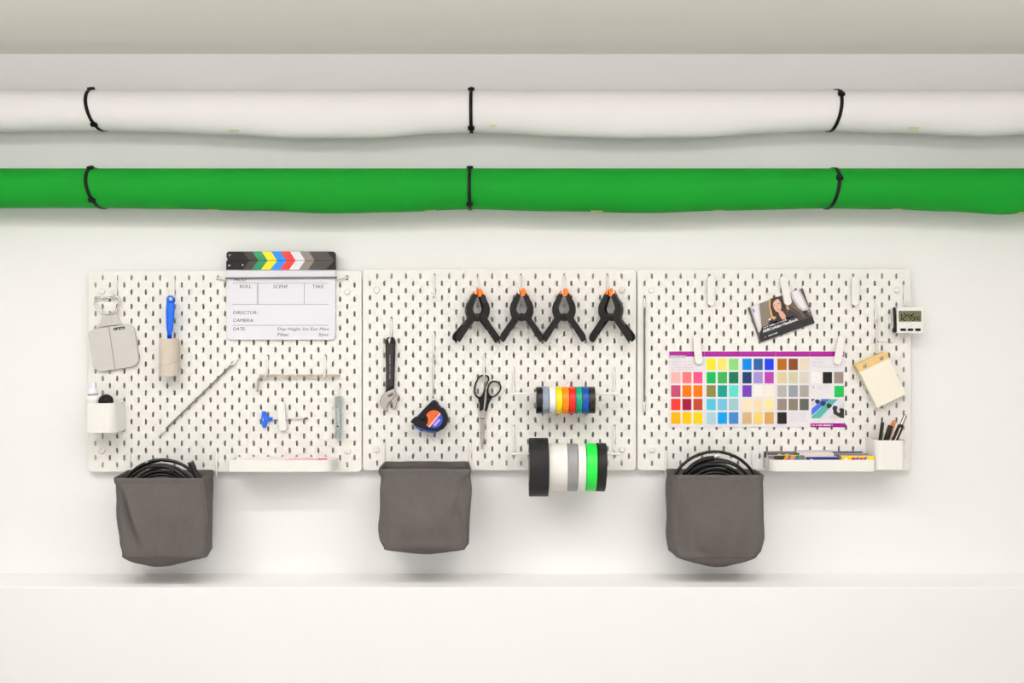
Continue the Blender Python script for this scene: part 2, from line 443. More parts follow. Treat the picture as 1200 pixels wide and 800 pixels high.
# ------------------------------------------------------------------ paper rolls with ties
def interp(tab, x):
    if x <= tab[0][0]: return tab[0][1]
    for (a, va), (b, vb) in zip(tab, tab[1:]):
        if x <= b:
            t = (x-a)/(b-a); t = t*t*(3-2*t)
            return va+(vb-va)*t
    return tab[-1][1]
RC = .080
def make_roll(py_top, py_bot, sag_tab, m, label, ties, tabs, tielabels, core_m):
    s = (D-RC)/FPX; zt = CZ-(py_top-400)*s; zb = CZ-(py_bot-400)*s
    r = (zt-zb)/2*.985; zc = (zt+zb)/2
    def pt(x, th, off=0):
        px = 600+x/s; sg = (interp(sag_tab, px)-py_bot)*s
        wgt = max(0, -math.sin(th))**2.2
        return Vector((x, -(RC+(r+off)*math.cos(th)+sg*.25*wgt), zc+(r+off)*math.sin(th)-sg*wgt))
    t = thing('paper_roll', label, 'paper roll', (0, -RC, zc), 'background paper rolls on the wall')
    mb = MB(); N = 150; K = 56; x0, x1 = -1.72, 1.72
    for i in range(N+1):
        x = x0+(x1-x0)*i/N
        for k in range(K): mb.v.append(tuple(pt(x, 2*PI*k/K)))
    for i in range(N):
        for k in range(K):
            l = (k+1) % K; mb.f.append([i*K+k, (i+1)*K+k, (i+1)*K+l, i*K+l])
    mb.build('rolled_paper', m, t, smooth=True)
    MB().tube([(x0-.02, -RC, zc), (x1+.02, -RC, zc)], .03, 24).build('core_tube', core_m, t, smooth=True)
    for k, (pxa, pxb, th, h) in enumerate(tabs):
        mb = MB(); n = 5
        for i in range(n+1):
            for j in range(4):
                x = (pxa+(pxb-pxa)*i/n-600)*s; tt = th+h*(j/3)+(0 if len(tabs[k]) < 5 else 0)
                mb.v.append(tuple(pt(x, tt, .0006)))
        for i in range(n):
            for j in range(3): mb.f.append([i*4+j, (i+1)*4+j, (i+1)*4+j+1, i*4+j+1])
        mb.build('tape_tab', mat('yellow masking tape', (224, 214, 110), .6, bump=.05) if py_top > 150 else mat('pale masking tape', (226, 226, 188), .6), t)
    for (x, dx, bl), lab in zip(ties, tielabels):
        tt = thing('roll_tie', lab, 'tie', (x, -RC, zc), 'black ties round the paper rolls')
        mb = MB(); n = 64; hw = .0046
        def tp(a, off, w_):
            q = pt(x, a, off); q.x += dx*(math.sin(a)*-.5+.5*(1-math.cos(a)))*1.0 + w_
            return q
        for i in range(n):
            a = 2*PI*i/n
            for off, w_ in ((.0008, -hw), (.0024, -hw), (.0028, -hw*.5), (.0018, 0), (.0028, hw*.5), (.0024, hw), (.0008, hw)):
                mb.v.append(tuple(tp(a, off, w_)))
        for i in range(n):
            j = (i+1) % n
            for k in range(7):
                l = (k+1) % 7; mb.f.append([i*7+k, j*7+k, j*7+l, i*7+l])
        mb.build('strap', M_black2, tt, smooth=False)
        for a in bl:
            q = tp(a, .003, 0)
            rot = Matrix.Rotation(-a, 3, 'X')
            MB().box(q, (.0088, .0032, .0055), rot).box(q+rot @ Vector((0, -.001, .003)), (.0045, .003, .008), rot).build('buckle', M_black2, tt, bevel=.0008)
        MB().box((x, -(RC-r)/2+.002, zc), (.006, (RC-r)/2+.0, .018)).build('wall_mount', M_black2, tt)
    return t
M_pw = mat('white background paper', (251, 248, 250), .8, bump=.04, bscale=60, spec=.15)
M_pg = mat('chroma green background paper', (8, 148, 38), .72, bump=.05, bscale=60, var=.02, vscale=8, spec=.25)
M_core = mat('brown cardboard core', (170, 140, 105), .8, bump=.1)
white_sag = [(0, 155), (60, 153.5), (105, 153), (187, 155), (275, 158.5), (350, 163), (430, 162.5), (520, 157), (553, 155.5), (600, 157), (650, 160.5), (740, 163), (820, 162), (900, 156.5), (965, 153.5), (1040, 156), (1120, 159.5), (1150, 161), (1200, 158.5)]
green_sag = [(0, 244), (110, 244), (200, 245), (300, 247.5), (390, 250.5), (460, 249), (553, 245.5), (650, 248), (760, 250), (850, 247), (970, 244.5), (1045, 245.5), (1110, 248), (1178, 252), (1200, 250)]
make_roll(105.5, 153.2, white_sag, M_pw, 'long white background paper roll on the wall, above the green one',
          [(-1.136, .02, (PI*.40, -PI*.30)), (-.110, .0, (PI*.36, -PI*.34)), (.879, -.012, (PI*.20,))],
          [(271, 283, -1.22, .14), (574, 582, -1.0, .12), (1060, 1072, -1.15, .16)],
          ['black tie near the left end of the white paper roll', 'black tie round the middle of the white paper roll', 'black tie near the right end of the white paper roll'], M_core)
make_roll(197.2, 244.0, green_sag, M_pg, 'long chroma green background paper roll below the white one',
          [(-1.136, .02, (PI*.38, -PI*.24)), (-.114, .0, (PI*.44, -PI*.30)), (.873, -.014, (PI*.12,))],
          [(244, 257, -1.55, .12), (498, 511, -1.50, .10), (692, 706, -1.45, .14), (835, 848, -1.50, .1), (1044, 1056, -1.50, .1), (1190, 1204, -1.45, .12)],
          ['black tie near the left end of the green paper roll', 'black tie round the middle of the green paper roll', 'black tie near the right end of the green paper roll'], M_core)

# ------------------------------------------------------------------ clapperboard
z2 = Z(240, 280, 5.715)
t = thing('clapperboard', 'white clapperboard with colour-striped black sticks on the left pegboard', 'clapperboard', W(329, 398, F+.003))
d1 = F+.0085
M_clap = mat('white acrylic board', (231, 230, 238), .3, bump=.01)
xa, za = P([(266.2, 312)], d1)[0]; xb, zb = P([(392.6, 397.9)], d1)[0]
MB().prism(rrect(xa, xb, zb, za, [.011, .011, .001, .001]), -F-.004, -d1).build('slate', M_clap, t, bevel=.0006)
ds = F+.0125; M_stick = mat('black painted stick', (30, 27, 26), .5, bump=.03, spec=.25)
stripes = [((0, 158, 134), 0)]
SC = [('green', (0, 138, 84)), ('yellow', (238, 226, 20)), ('blue', (14, 134, 232)), ('red', (222, 44, 38)), ('white', (232, 230, 238)), ('taupe', (134, 122, 114)), ('dark', (62, 54, 51))]
topx = [318, 380, 444, 508, 570, 635, 698, 815]; midx = [357, 420, 484, 547, 608, 671, 734, 868]; botx = [313, 377, 440, 503, 565, 630, 692, 810]
for nm, ya, yb in (('upper_stick', 83, 142.5), ('lower_stick', 144, 205)):
    up = nm == 'upper_stick'
    if up: poly = [(144, 100), (150, 88), (160, 83), (858, 83), (870, 88), (876, 100), (876, yb), (150, yb), (150, 128), (144, 122)]
    else: poly = [(148, ya), (876, ya), (876, yb), (143, yb), (143, 150)]
    st = MB().prism(P(poly, ds, z2), -F-.004, -ds).build(nm, M_stick, t, bevel=.0004)
    ea, eb = (topx, midx) if up else (midx, botx)
    for i, (cn, rgb) in enumerate(SC):
        q = [(ea[i], ya+1), (ea[i+1], ya+1), (eb[i+1], yb-.5), (eb[i], yb-.5)]
        MB().prism(P(q, ds+.0003, z2), -ds+.0001, -ds-.0003).build('stripe', mat('stripe '+cn, rgb, .4), st)
    q = [(200, ya+2), (300, ya+2), (336, yb-.5), (258, yb-.5)] if up else [(258, ya+1), (336, ya+1), (300, yb-2), (205, yb-2)]
    MB().prism(P([(255, ya+2), (ea[0], ya+2), (eb[0], yb-.5), (300, yb-.5)] if up else [(300, ya+1), (ea[0], ya+1), (eb[0], yb-1), (255, yb-1)], ds+.0002, z2), -ds+.0001, -ds-.0002).build('stripe', mat('stripe charcoal', (42, 38, 37), .4), st)
    for (x, y) in ([(166, 109)] if up else [(164, 176), (253, 174)]):
        v = W(*z2(x, y), ds)
        MB().lathe([(0, -.0022), (.0022, -.0020), (.0036, -.001), (.0040, 0)], v, 'y', 16).build('rivet', M_chrome, st, smooth=True)
dd = d1+.0002
rules = MB()
def rule(x0, y0, x1, y1): rules.prism(P([(x0, y0), (x1, y0), (x1, y1), (x0, y1)], dd, z2), -d1+.0001, -dd)
rule(186, 292.2, 830, 295); rule(184, 435.5, 830, 438.5); rule(183, 576, 828, 579); rule(350, 294, 353, 437); rule(357, 294, 359.5, 437); rule(664.5, 294, 668, 437)
rules.build('ruled_lines', mat('grey printing ink', (138, 138, 150), .6), t)
for s_, x0, x1, y0, y1 in (('PROD:', 194, 282, 264, 283), ('ROLL', 234, 310, 306, 328), ('SCENE', 458, 557, 306, 328), ('TAKE', 722, 797, 306, 328),
                           ('DIRECTOR:', 189, 354, 482, 503), ('CAMERA:', 189, 330, 534, 555), ('DATE:', 189, 272, 591, 612),
                           ('Day-Night Int Ext Mos', 486, 831, 592, 618), ('Filter', 486, 565, 628, 651), ('Sync', 762, 830, 628, 656)):
    a = z2(x0, y0); b = z2(x1, y1)
    textpx(s_, a[0], b[0], a[1], b[1], dd, M_ink, t, shear=.2, bold=0)

# ------------------------------------------------------------------ grey folding board
z1 = Z(98, 335, 7.614)
t = thing('folding_board', 'pale grey rounded folding board hanging by its chrome loop, at the far left', 'folding board', W(132.8, 407, F+.003))
M_fb = mat('pale grey textured plastic', (203, 200, 196), .6, bump=.12, bscale=500)
d1 = F+.012; s = (D-d1)/FPX
c0 = W(132.9, 407.4, d1); a = math.radians(8.6); ca, sa = math.cos(a), math.sin(a)
def rot2(pts): return [(c0.x+x*ca-y*sa, c0.z+x*sa+y*ca) for x, y in pts]
hw, hh = 27.1*s, 25.3*s; seam = -.0045
MB().prism(rot2(rrect(-hw, seam-.0004, -hh, hh, [.024, 0, 0, .020])), -F-.004, -d1).build('left_half', M_fb, t, bevel=.0016, bseg=3)
MB().prism(rot2(rrect(seam+.0004, hw, -hh, hh, [0, .024, .024, 0])), -F-.004, -d1).build('right_half', M_fb, t, bevel=.0016, bseg=3)
neck = [(122, 368), (150, 320), (158, 280), (150, 245), (128, 212), (150, 210), (178, 236), (215, 246), (255, 238), (285, 212), (305, 205), (296, 245), (300, 280), (318, 315), (350, 340)]
MB().prism(P(neck, d1-.001, z1), -F-.006, -d1+.001).build('neck', mat('satin aluminium', (205, 202, 198), .42, .35, bump=.05), t, bevel=.0008)
lp = smooth_path([(p[0], 0, p[1]) for p in [(100, 150), (112, 115), (140, 103), (175, 110), (205, 104), (240, 106), (262, 92), (290, 93), (315, 115), (322, 140), (308, 180), (296, 205), (290, 232), (268, 248), (215, 254), (172, 244), (150, 225), (125, 195), (104, 172)]], 4)
pth = [W(*z1(p.x, p.z), d1-.001) for p in lp]
MB().tube(pth, .0028, 8, closed=True).build('chrome_loop', mat('polished aluminium', (206, 204, 202), .25, .9), t, smooth=True)
MB().prism(P([(191, 280), (248, 276), (254, 345), (200, 355)], d1, z1), -d1+.002, -d1-.0002).build('hinge_plate', mat('satin aluminium', (205, 202, 198)), t, bevel=.0003)
MB().prism(P([(266, 373), (366, 360), (369, 383), (269, 397)], d1, z1), -d1+.001, -d1-.0003).build('small_label', mat('black label', (20, 18, 22), .5), t)
fine_print([(*z1(278, 386), *z1(354, 375), 1.3)], d1+.0005, mat('white printing ink', (235, 235, 238), .6), t, seed=5)

# ------------------------------------------------------------------ lint roller
zl = Z(180, 335, 6.95); t = thing('lint_roller', 'lint roller with a blue handle and a bare beige cardboard tube', 'lint roller', W(198, 440, F+.005))
dl = F+.030; s = (D-dl)/FPX
mb = MB()
prof = [(128, 108, 165), (150, 104, 169), (200, 100, 171), (250, 101, 168), (300, 103, 163), (340, 105, 160), (365, 107, 158), (380, 111, 149), (428, 112, 147)]
seg = 20
for y, xl, xr in prof:
    a_ = W(*zl(xl, y), dl); b_ = W(*zl(xr, y), dl); cx, rx = (a_.x+b_.x)/2, (b_.x-a_.x)/2
    for k in range(seg):
        an = 2*PI*k/seg; mb.v.append((cx+rx*math.cos(an), -dl+.0075*math.sin(an)*(1 if y < 370 else .7), a_.z))
for i in range(len(prof)-1):
    for k in range(seg):
        l = (k+1) % seg; mb.f.append([i*seg+k, i*seg+l, (i+1)*seg+l, (i+1)*seg+k])
mb.f.append(list(range(seg))); mb.f.append([(len(prof)-1)*seg+k for k in range(seg)])
ring = disc_poly(137, 103, 24, 22, a0=-1.2, a1=PI+1.2, n=18)
ring = [(x, y) for x, y in disc_poly(137, 104, 24, 20, n=20)]
mb.tube([W(*zl(x, y), dl) for x, y in ring], .0023, 8, closed=True)
mb.prism(P([(106, 100), (113, 92), (122, 112), (130, 122), (146, 122), (154, 110), (164, 92), (168, 104), (167, 132), (107, 132)], dl+.004, zl), -dl+.005, -dl-.004)
mb.build('handle', M_blue, t, smooth=True)
ct = W(198.2, 396.8, dl); cb = W(198.2, 440.3, dl); R = 11.05*s
M_tube = mat('beige cardboard tube', (208, 196, 182), .8, bump=.08, var=.03, vscale=40)
MB().lathe([(R, cb.z), (R, ct.z), (R-.0022, ct.z), (R-.0022, cb.z)], (ct.x, -dl, 0), 'z', 40, closed=True).build('cardboard_tube', M_tube, t, smooth=True)
MB().tube([(ct.x+R*1.003*math.cos(u), -dl+R*1.003*math.sin(u), cb.z+.022+.012*(u-PI)/PI*1.6) for u in [PI+PI*i/16 for i in range(17)]], .00035, 5).build('spiral_seam', mat('seam brown', (160, 148, 136), .8), t)
MB().lathe([(R-.003, ct.z-.001), (R-.003, ct.z-.006), (.004, ct.z-.006)][::-1]+[(.004, ct.z-.001)], (ct.x, -dl, 0), 'z', 24).build('blue_hub', M_blue, t, smooth=True)

# ------------------------------------------------------------------ tools on the left board
zz = Z(250, 410, 5.335)
t = thing('hex_key', 'large bare steel hex key lying across two hooks', 'hex key', W(355, 440, F+.010))
dh = F+.0125
pp = [(790, 160), (330, 160), (308, 163), (292, 172), (283, 188), (280, 210), (276, 260)]
path = smooth_path([W(*zz(*p), dh) for p in pp], 5, closed=False)
MB().tube([path[0]+Vector((.0008, 0, 0))]+path, [.0030]+[.0037]*len(path), 6).build('hex_bar', mat('nickel plated steel', (218, 206, 190), .25, 1, bump=.02), t)
# T-handle driver
z5 = Z(295, 460, 13.33); dt = F+.006
t = thing('hex_driver', 'small blue T-handle hex driver held under a white clip', 'driver', W(325, 491, F+.003))
MB().prism(P([(160, 292), (212, 292), (218, 330), (226, 372), (250, 381), (320, 387), (320, 437), (262, 442), (236, 452), (226, 490), (212, 548), (165, 545), (158, 500), (149, 440), (148, 390), (154, 335)], dt+.006, z5), -F-.0012, -dt-.006).build('handle', M_blue, t, bevel=.0018, bseg=3)
MB().tube([W(*z5(316, 412), dt), W(*z5(824, 402), dt)], .0019, 6).build('shaft', mat('satin steel', (196, 196, 202), .35, .9), t)
MB().tube([W(*z5(824, 402), dt), W(*z5(878, 400), dt)], .0021, 6).build('hex_tip', M_black2, t)
fine_print([(*z5(178, 395), *z5(178, 455), .9), (*z5(212, 417), *z5(245, 417), .5)], dt+.0065, mat('white printing ink', (235, 235, 238)), t, seed=3)
# tubular socket wrench
z6 = Z(380, 445, 10.66); dw = F+.013; s = (D-dw)/FPX
t = thing('socket_wrench', 'tubular zinc-plated socket wrench hanging upright near the board edge', 'wrench', W(396.5, 513, F+.003))
c = W(396.6, 489, dw); zt = W(396, 464.3, dw).z; zb = W(396, 513.5, dw).z; R = 4.15*s
mb = MB()
def ringz(r, z, hexf):
    out = []
    for k in range(24):
        a_ = 2*PI*k/24+PI/6; rr = r
        if hexf: rr = r*math.cos(PI/6)/math.cos(((a_+PI/6) % (PI/3))-PI/6)*1.04
        out.append((c.x+rr*math.cos(a_), c.y+rr*math.sin(a_), z))
    return out
lv = [(R, zt, 1), (R, zt-.034, 1), (R*.86, zt-.040, 0), (R*.86, zb+.034, 0), (R, zb+.028, 1), (R, zb, 1), (R*.75, zb, 1), (R*.75, zt, 1)]
for r, z, h in lv: mb.v += ringz(r, z, h)
for i in range(len(lv)):
    j = (i+1) % len(lv)
    for k in range(24):
        l = (k+1) % 24; mb.f.append([i*24+k, i*24+l, j*24+l, j*24+k])
mb.build('tube_body', M_zinc, t)
for y, m_ in ((367, M_chrome), (580, M_black2)):
    v = W(*z6(168, y), dw+R*.9)
    MB().lathe([(.0018, .001), (.0034, 0), (.0040, .002), (.0038, .006)], (v.x, v.y-.0006, v.z), 'y', 16).build('pin_hole_rim', M_zinc, t, smooth=True)
    MB().lathe([(0, 0), (.0026, 0), (.0026, .004)], (v.x, v.y-.0003, v.z), 'y', 16).build('pin_hole', mat('dark hole' if y > 400 else 'bright pin', (38, 34, 32) if y > 400 else (210, 212, 212), .5, 0 if y > 400 else 1), t)
# adjustable wrench
z7 = Z(438, 380, 7.27); t = thing('adjustable_wrench', 'adjustable wrench with a black grip and chrome jaws pointing down', 'wrench', W(456, 482, F+.003)); dj = F+.014
MB().prism(P([(98, 150), (102, 128), (116, 112), (130, 106), (131, 148), (138, 153), (145, 148), (146, 106), (162, 108), (176, 122), (183, 150), (179, 300), (172, 548), (95, 580), (103, 560), (104, 380)], dj, z7), -F-.004, -dj).build('grip', M_black, t, bevel=.0022, bseg=3)
MB().prism(P([(112, 165), (168, 165), (163, 520), (112, 535)], dj+.0004, z7), -dj+.001, -dj-.0004).build('grip_inlay', mat('dark grey rubber', (40, 37, 36), .6), t, bevel=.0004)
fine_print([(456.9, 444, 456.9, 414.5, 1.7)], dj+.0008, mat('grey printing ink 2', (126, 122, 118)), t, seed=9)
dk = dj-.001
MB().prism(P([(95, 578), (172, 550), (184, 574), (196, 590), (186, 604), (165, 632), (140, 660), (124, 676), (112, 700), (120, 746), (108, 740), (84, 722), (60, 690), (50, 655), (60, 622), (82, 596)], dk, z7), -F-.005, -dk).build('fixed_jaw', M_chrome, t, bevel=.0014, bseg=3)
MB().prism(P([(150, 650), (186, 612), (206, 616), (200, 655), (192, 692), (180, 728), (166, 726), (160, 690)], dk-.001, z7), -F-.006, -dk+.001).build('sliding_jaw', M_chrome, t, bevel=.0012)
a_, b_ = W(*z7(122, 612), dk+.001), W(*z7(166, 588), dk+.001)
n = 18; MB().tube([a_.lerp(b_, i/n) for i in range(n+1)], [.0030+(.0005 if i % 2 else -.0004) for i in range(n+1)], 12).build('thumb_screw', M_steel, t)
MB().prism(P([(184, 590), (214, 606), (212, 628), (196, 630), (180, 612)], dk+.0004, z7), -F-.006, -dk-.0004).build('jaw_rail', M_steel, t, bevel=.0008)

# ------------------------------------------------------------------ tape measure
z8 = Z(475, 460, 14.55); t = thing('tape_measure', 'black and blue tape measure with an orange disc hanging on a cord', 'tape measure', W(505, 508, F+.004)); dm = F+.034
body = [(88, 492), (118, 455), (150, 420), (200, 408), (258, 340), (350, 240), (440, 150), (465, 132), (500, 130), (535, 158), (562, 200), (598, 255), (640, 265), (680, 310), (708, 370), (722, 440), (715, 505), (695, 560), (660, 605), (620, 632), (560, 642), (480, 652), (380, 640), (300, 612), (230, 582), (165, 556), (120, 520), (100, 520)]
MB().prism(P(body, dm, z8), -F-.006, -dm).build('case', M_black, t, bevel=.003, bseg=3)
M_bluedk = mat('dark blue plastic', (22, 66, 150), .4)
MB().prism(P([(140, 540), (300, 570), (480, 600), (625, 600), (612, 628), (565, 664), (500, 682), (430, 682), (350, 665), (240, 634), (185, 605), (160, 575)], dm-.004, z8), -F-.009, -dm+.004).build('blue_base', M_bluedk, t, bevel=.002)
MB().prism(P([(525, 180), (545, 180), (612, 248), (600, 272), (570, 270)], dm-.003, z8), -F-.010, -dm+.003).build('lock_slider', M_bluedk, t, bevel=.001)
MB().prism(P([(200, 400), (250, 345), (262, 355), (215, 412)], dm+.0004, z8), -F-.010, -dm-.0004).build('blue_accent', M_bluedk, t, bevel=.0006)
MB().prism(P([(435, 155), (458, 128), (475, 138), (462, 170)], dm+.0004, z8), -F-.010, -dm-.0004).build('blue_accent', M_bluedk, t, bevel=.0006)
MB().prism(P([(245, 620), (305, 640), (300, 655), (245, 650)], dm-.006, z8), -F-.012, -dm+.006).build('tape_hook', M_black2, t)
CXm, CYm, Rm = 488, 450, 150
a0 = math.atan2(350-CYm, 597-CXm); a1 = math.atan2(585-CYm, 400-CXm)
og = disc_poly(CXm, CYm, Rm, a0=a0, a1=-2.48, n=20)          # along the top from right to left
arc2 = [(305+85*math.cos(u), 470+105*math.sin(u)) for u in [-.95+1.95*i/10 for i in range(11)]]
MB().prism(P(og+arc2+[(398, 578)], dm+.0006, z8), -dm+.001, -dm-.0006).build('orange_label', mat('orange label', (248, 100, 8), .4), t)
bl = disc_poly(CXm, CYm, Rm, a0=a0+.02, a1=a1-.02, n=20)
MB().prism(P(bl+[(430, 583)], dm+.0006, z8), -dm+.001, -dm-.0006).build('blue_label', mat('blue label', (0, 76, 196), .4), t)
MB().prism(P([(590, 345), (603, 360), (508, 480), (412, 592), (392, 578), (490, 465)], dm+.0009, z8), -dm+.001, -dm-.0009).build('white_stripe', mat('pinkish white print', (226, 205, 226), .5), t)
MB().prism(P([(475, 548), (572, 440), (602, 465), (505, 578)], dm+.001, z8), -dm+.001, -dm-.001).build('faded_print_block', mat('pink faded print', (214, 148, 206), .5), t)
fine_print([(*z8(395, 365), *z8(455, 325), .8), (*z8(425, 408), *z8(530, 325), 1.0), (*z8(438, 466), *z8(490, 415), 1.3), (*z8(505, 400), *z8(562, 345), 1.3)], dm+.0012, mat('muted violet ink', (150, 80, 96)), t, seed=4)
v = W(*z8(300, 450), dm)
MB().lathe([(0, -.0030), (.0032, -.0030), (.0044, -.002), (.0046, 0)], v, 'y', 20).build('side_screw', M_black2, t, smooth=True)
top = W(508.2, 416.5, F+.012); end = W(*z8(470, 122), F+.02)
M_cord = mat('grey nylon cord', (176, 174, 170), .6)
MB().tube(smooth_path([end, end.lerp(top, .6)+Vector((-.0026, 0, 0)), top+Vector((-.0030, -.001, -.004)), top+Vector((0, -.002, .001)), top+Vector((.0026, -.001, -.004)), end.lerp(top, .6)+Vector((.0022, 0, 0)), end+Vector((.0008, 0, 0))], 6, closed=False), .0010, 6).build('cord_loop', M_cord, t, smooth=True)
MB().tube([W(*z8(473, 62), F+.02), W(*z8(472, 98), F+.02)], .0017, 8).build('cord_bead', M_black2, t, smooth=True)
MB().tube([W(*z8(472, 98), F+.02), W(*z8(472, 135), F+.02)], .0014, 8).build('cord_end', M_wplas, t, smooth=True)

# ------------------------------------------------------------------ scissors
zs = Z(545, 430, 8.0); t = thing('scissors', 'scissors with black ringed handles and steel blades, tips down', 'scissors', W(567, 526, F+.003)); dsx = F+.0125
def loop(name, pts, dep):
    MB().tube([W(*zs(p.x, p.z), dep) for p in smooth_path([(x, 0, y) for x, y in pts], 5)], .0023, 8, closed=True, flat=1.6).build(name, M_black2, t, smooth=True)
    MB().tube([W(*zs(p.x, p.z), dep) for p in smooth_path([(x*.86+.14*sum(q[0] for q in pts)/len(pts), 0, y*.90+.10*sum(q[1] for q in pts)/len(pts)) for x, y in pts], 5)], .0017, 8, closed=True, flat=1.8).build('inner_grip', mat('grey soft grip', (150, 146, 140), .6), t, smooth=True)
loop('left_ring', [(182, 76), (212, 86), (220, 112), (206, 150), (188, 190), (176, 235), (160, 270), (132, 288), (104, 272), (90, 240), (90, 195), (105, 140), (130, 98), (155, 80)], dsx)
loop('right_ring', [(270, 134), (308, 143), (330, 172), (330, 210), (305, 250), (268, 275), (236, 272), (218, 245), (214, 205), (224, 165), (244, 142)], dsx)
MB().prism(P([(118, 282), (150, 290), (170, 268), (184, 225), (196, 205), (200, 300), (192, 350), (165, 402), (134, 416), (136, 350)], dsx, zs), -F-.008, -dsx-.0025).build('left_shank', M_black2, t, bevel=.0012)
MB().prism(P([(200, 200), (214, 230), (226, 268), (262, 280), (240, 305), (222, 345), (205, 420), (184, 400), (192, 330)], dsx-.002, zs), -F-.006, -dsx+.0005).build('right_shank', M_black2, t, bevel=.0012)
MB().prism(P([(190, 215), (202, 215), (200, 300), (184, 400), (172, 400), (180, 320)], dsx+.0004, zs), -F-.010, -dsx-.0032).build('tang', M_steel, t)
MB().prism(P([(134, 416), (165, 400), (200, 416), (192, 460), (186, 560), (174, 700), (166, 772), (160, 740), (172, 600), (160, 500), (140, 480)], dsx, zs), -F-.0065, -dsx+.002).build('blade', M_steel, t, bevel=.0005)
MB().prism(P([(136, 416), (160, 406), (182, 500), (180, 600), (168, 740), (158, 776), (152, 768), (146, 620), (140, 500)], dsx, zs), -F-.0040, -dsx+.004).build('blade', M_steel, t, bevel=.0005)
MB().lathe([(0, -.0018), (.0034, -.0014), (.0042, 0)], W(*zs(165, 475), dsx-.002), 'y', 18).build('pivot_screw', M_chrome, t, smooth=True)

# ------------------------------------------------------------------ spring clamps (built facing the camera at x = 0, pivot at the origin, 1 unit = 1 px at the clamp)
def clamp(px, py, yaw, lean, label, spread):
    dc = F+.040; s = (D-dc)/FPX
    piv = W(px, py, dc); piv.y = -F-.027
    t = thing('spring_clamp', label, 'clamp', piv, 'black spring clamps hanging in a row')
    for sx in (-1, 1):
        out = [(0, 1.6), (2.6, 2.6), (5.2, 5.4), (6.3, 9.4), (5.4, 14), (3.2, 19), (1.5, 24), (3.4, 28.8), (5, 29.2), (8.4, 22.6), (12.6, 15.5), (14.0, 10.5), (13.8, 5), (11.6, -2.0), (15, -7), (24.3, -20.0), (25.6, -23.5), (25.4, -26.5), (22.0, -30.0), (20.4, -29.0), (12, -15.5), (4.2, -4.5), (0, -4.9)]
        for nm, y0, y1, k in (('jaw_plate', .0135, .0105, spread), ('jaw_plate', -.0105, -.0135, 1.0)):
            pl = [(sx*x*s*(1+(k-1)*max(0, min(1, (-3-y)/8))), y*s) for x, y in out]
            mb = MB().prism(pl, y0, y1); mb.v = [tuple(Vector(q)+piv) for q in mb.v]
            mb.build(nm, M_black, t, bevel=.0006)
        web = [(5, 29), (8.4, 22.6), (12.6, 15.5), (14.0, 10.5), (13.8, 5), (11.6, -2.0), (14, -5.6), (17, -9.8)]
        inn = [(x-2.2, y-.8) for x, y in web]
        mb = MB().prism([(sx*x*s, y*s) for x, y in web+inn[::-1]], .0106, -.0106); mb.v = [tuple(Vector(q)+piv) for q in mb.v]
        mb.build('outer_web', M_black, t)
        pad = [(-.3, 23.8), (-.4, 31), (.6, 33.2), (3.0, 33.2), (5.2, 30.4), (6.2, 27.6), (4.2, 26.6), (3.2, 23.8)] if sx > 0 else [(1.6, 26), (.8, 30.0), (2.2, 31.6), (4.8, 30.0), (6.2, 27.4), (4.4, 26.4)]
        mb = MB().prism([(sx*x*s, y*s) for x, y in pad], .012, -.0143); mb.v = [tuple(Vector(q)+piv) for q in mb.v]
        mb.build('jaw_pad', mat('orange rubber pad', (255, 122, 0), .5), t, bevel=.001)
    mb = MB().lathe([(0, -.0150), (.0030, -.0150), (.0036, -.0140), (.0088, -.0142), (.0096, -.0132), (.0096, .0132), (0, .0132)], (0, 0, 0), 'y', 24)
    mb.v = [tuple(Vector(q)+piv) for q in mb.v]; mb.build('pivot', M_black, t, smooth=True)
    mb = MB().lathe([(0, -.0156), (.0022, -.0156), (.0024, -.0148)], (0, 0, 0), 'y', 14)
    mb.v = [tuple(Vector(q)+piv) for q in mb.v]; mb.build('pivot_pin', M_black2, t)
    t.rotation_euler = (0, lean, yaw)
clamp(559.0, 371.3, math.radians(13), .02, 'black spring clamp nearest the empty hook, both legs showing double', 1.11)
clamp(611.5, 370.8, math.radians(-2), 0, 'second black spring clamp from the left in the row of four', 1.0)
clamp(661.2, 370.8, math.radians(-3), 0, 'third black spring clamp from the left in the row of four', 1.0)
clamp(716.5, 371.0, math.radians(-19), -.02, 'black spring clamp turned outwards at the right end of the row', 1.08)

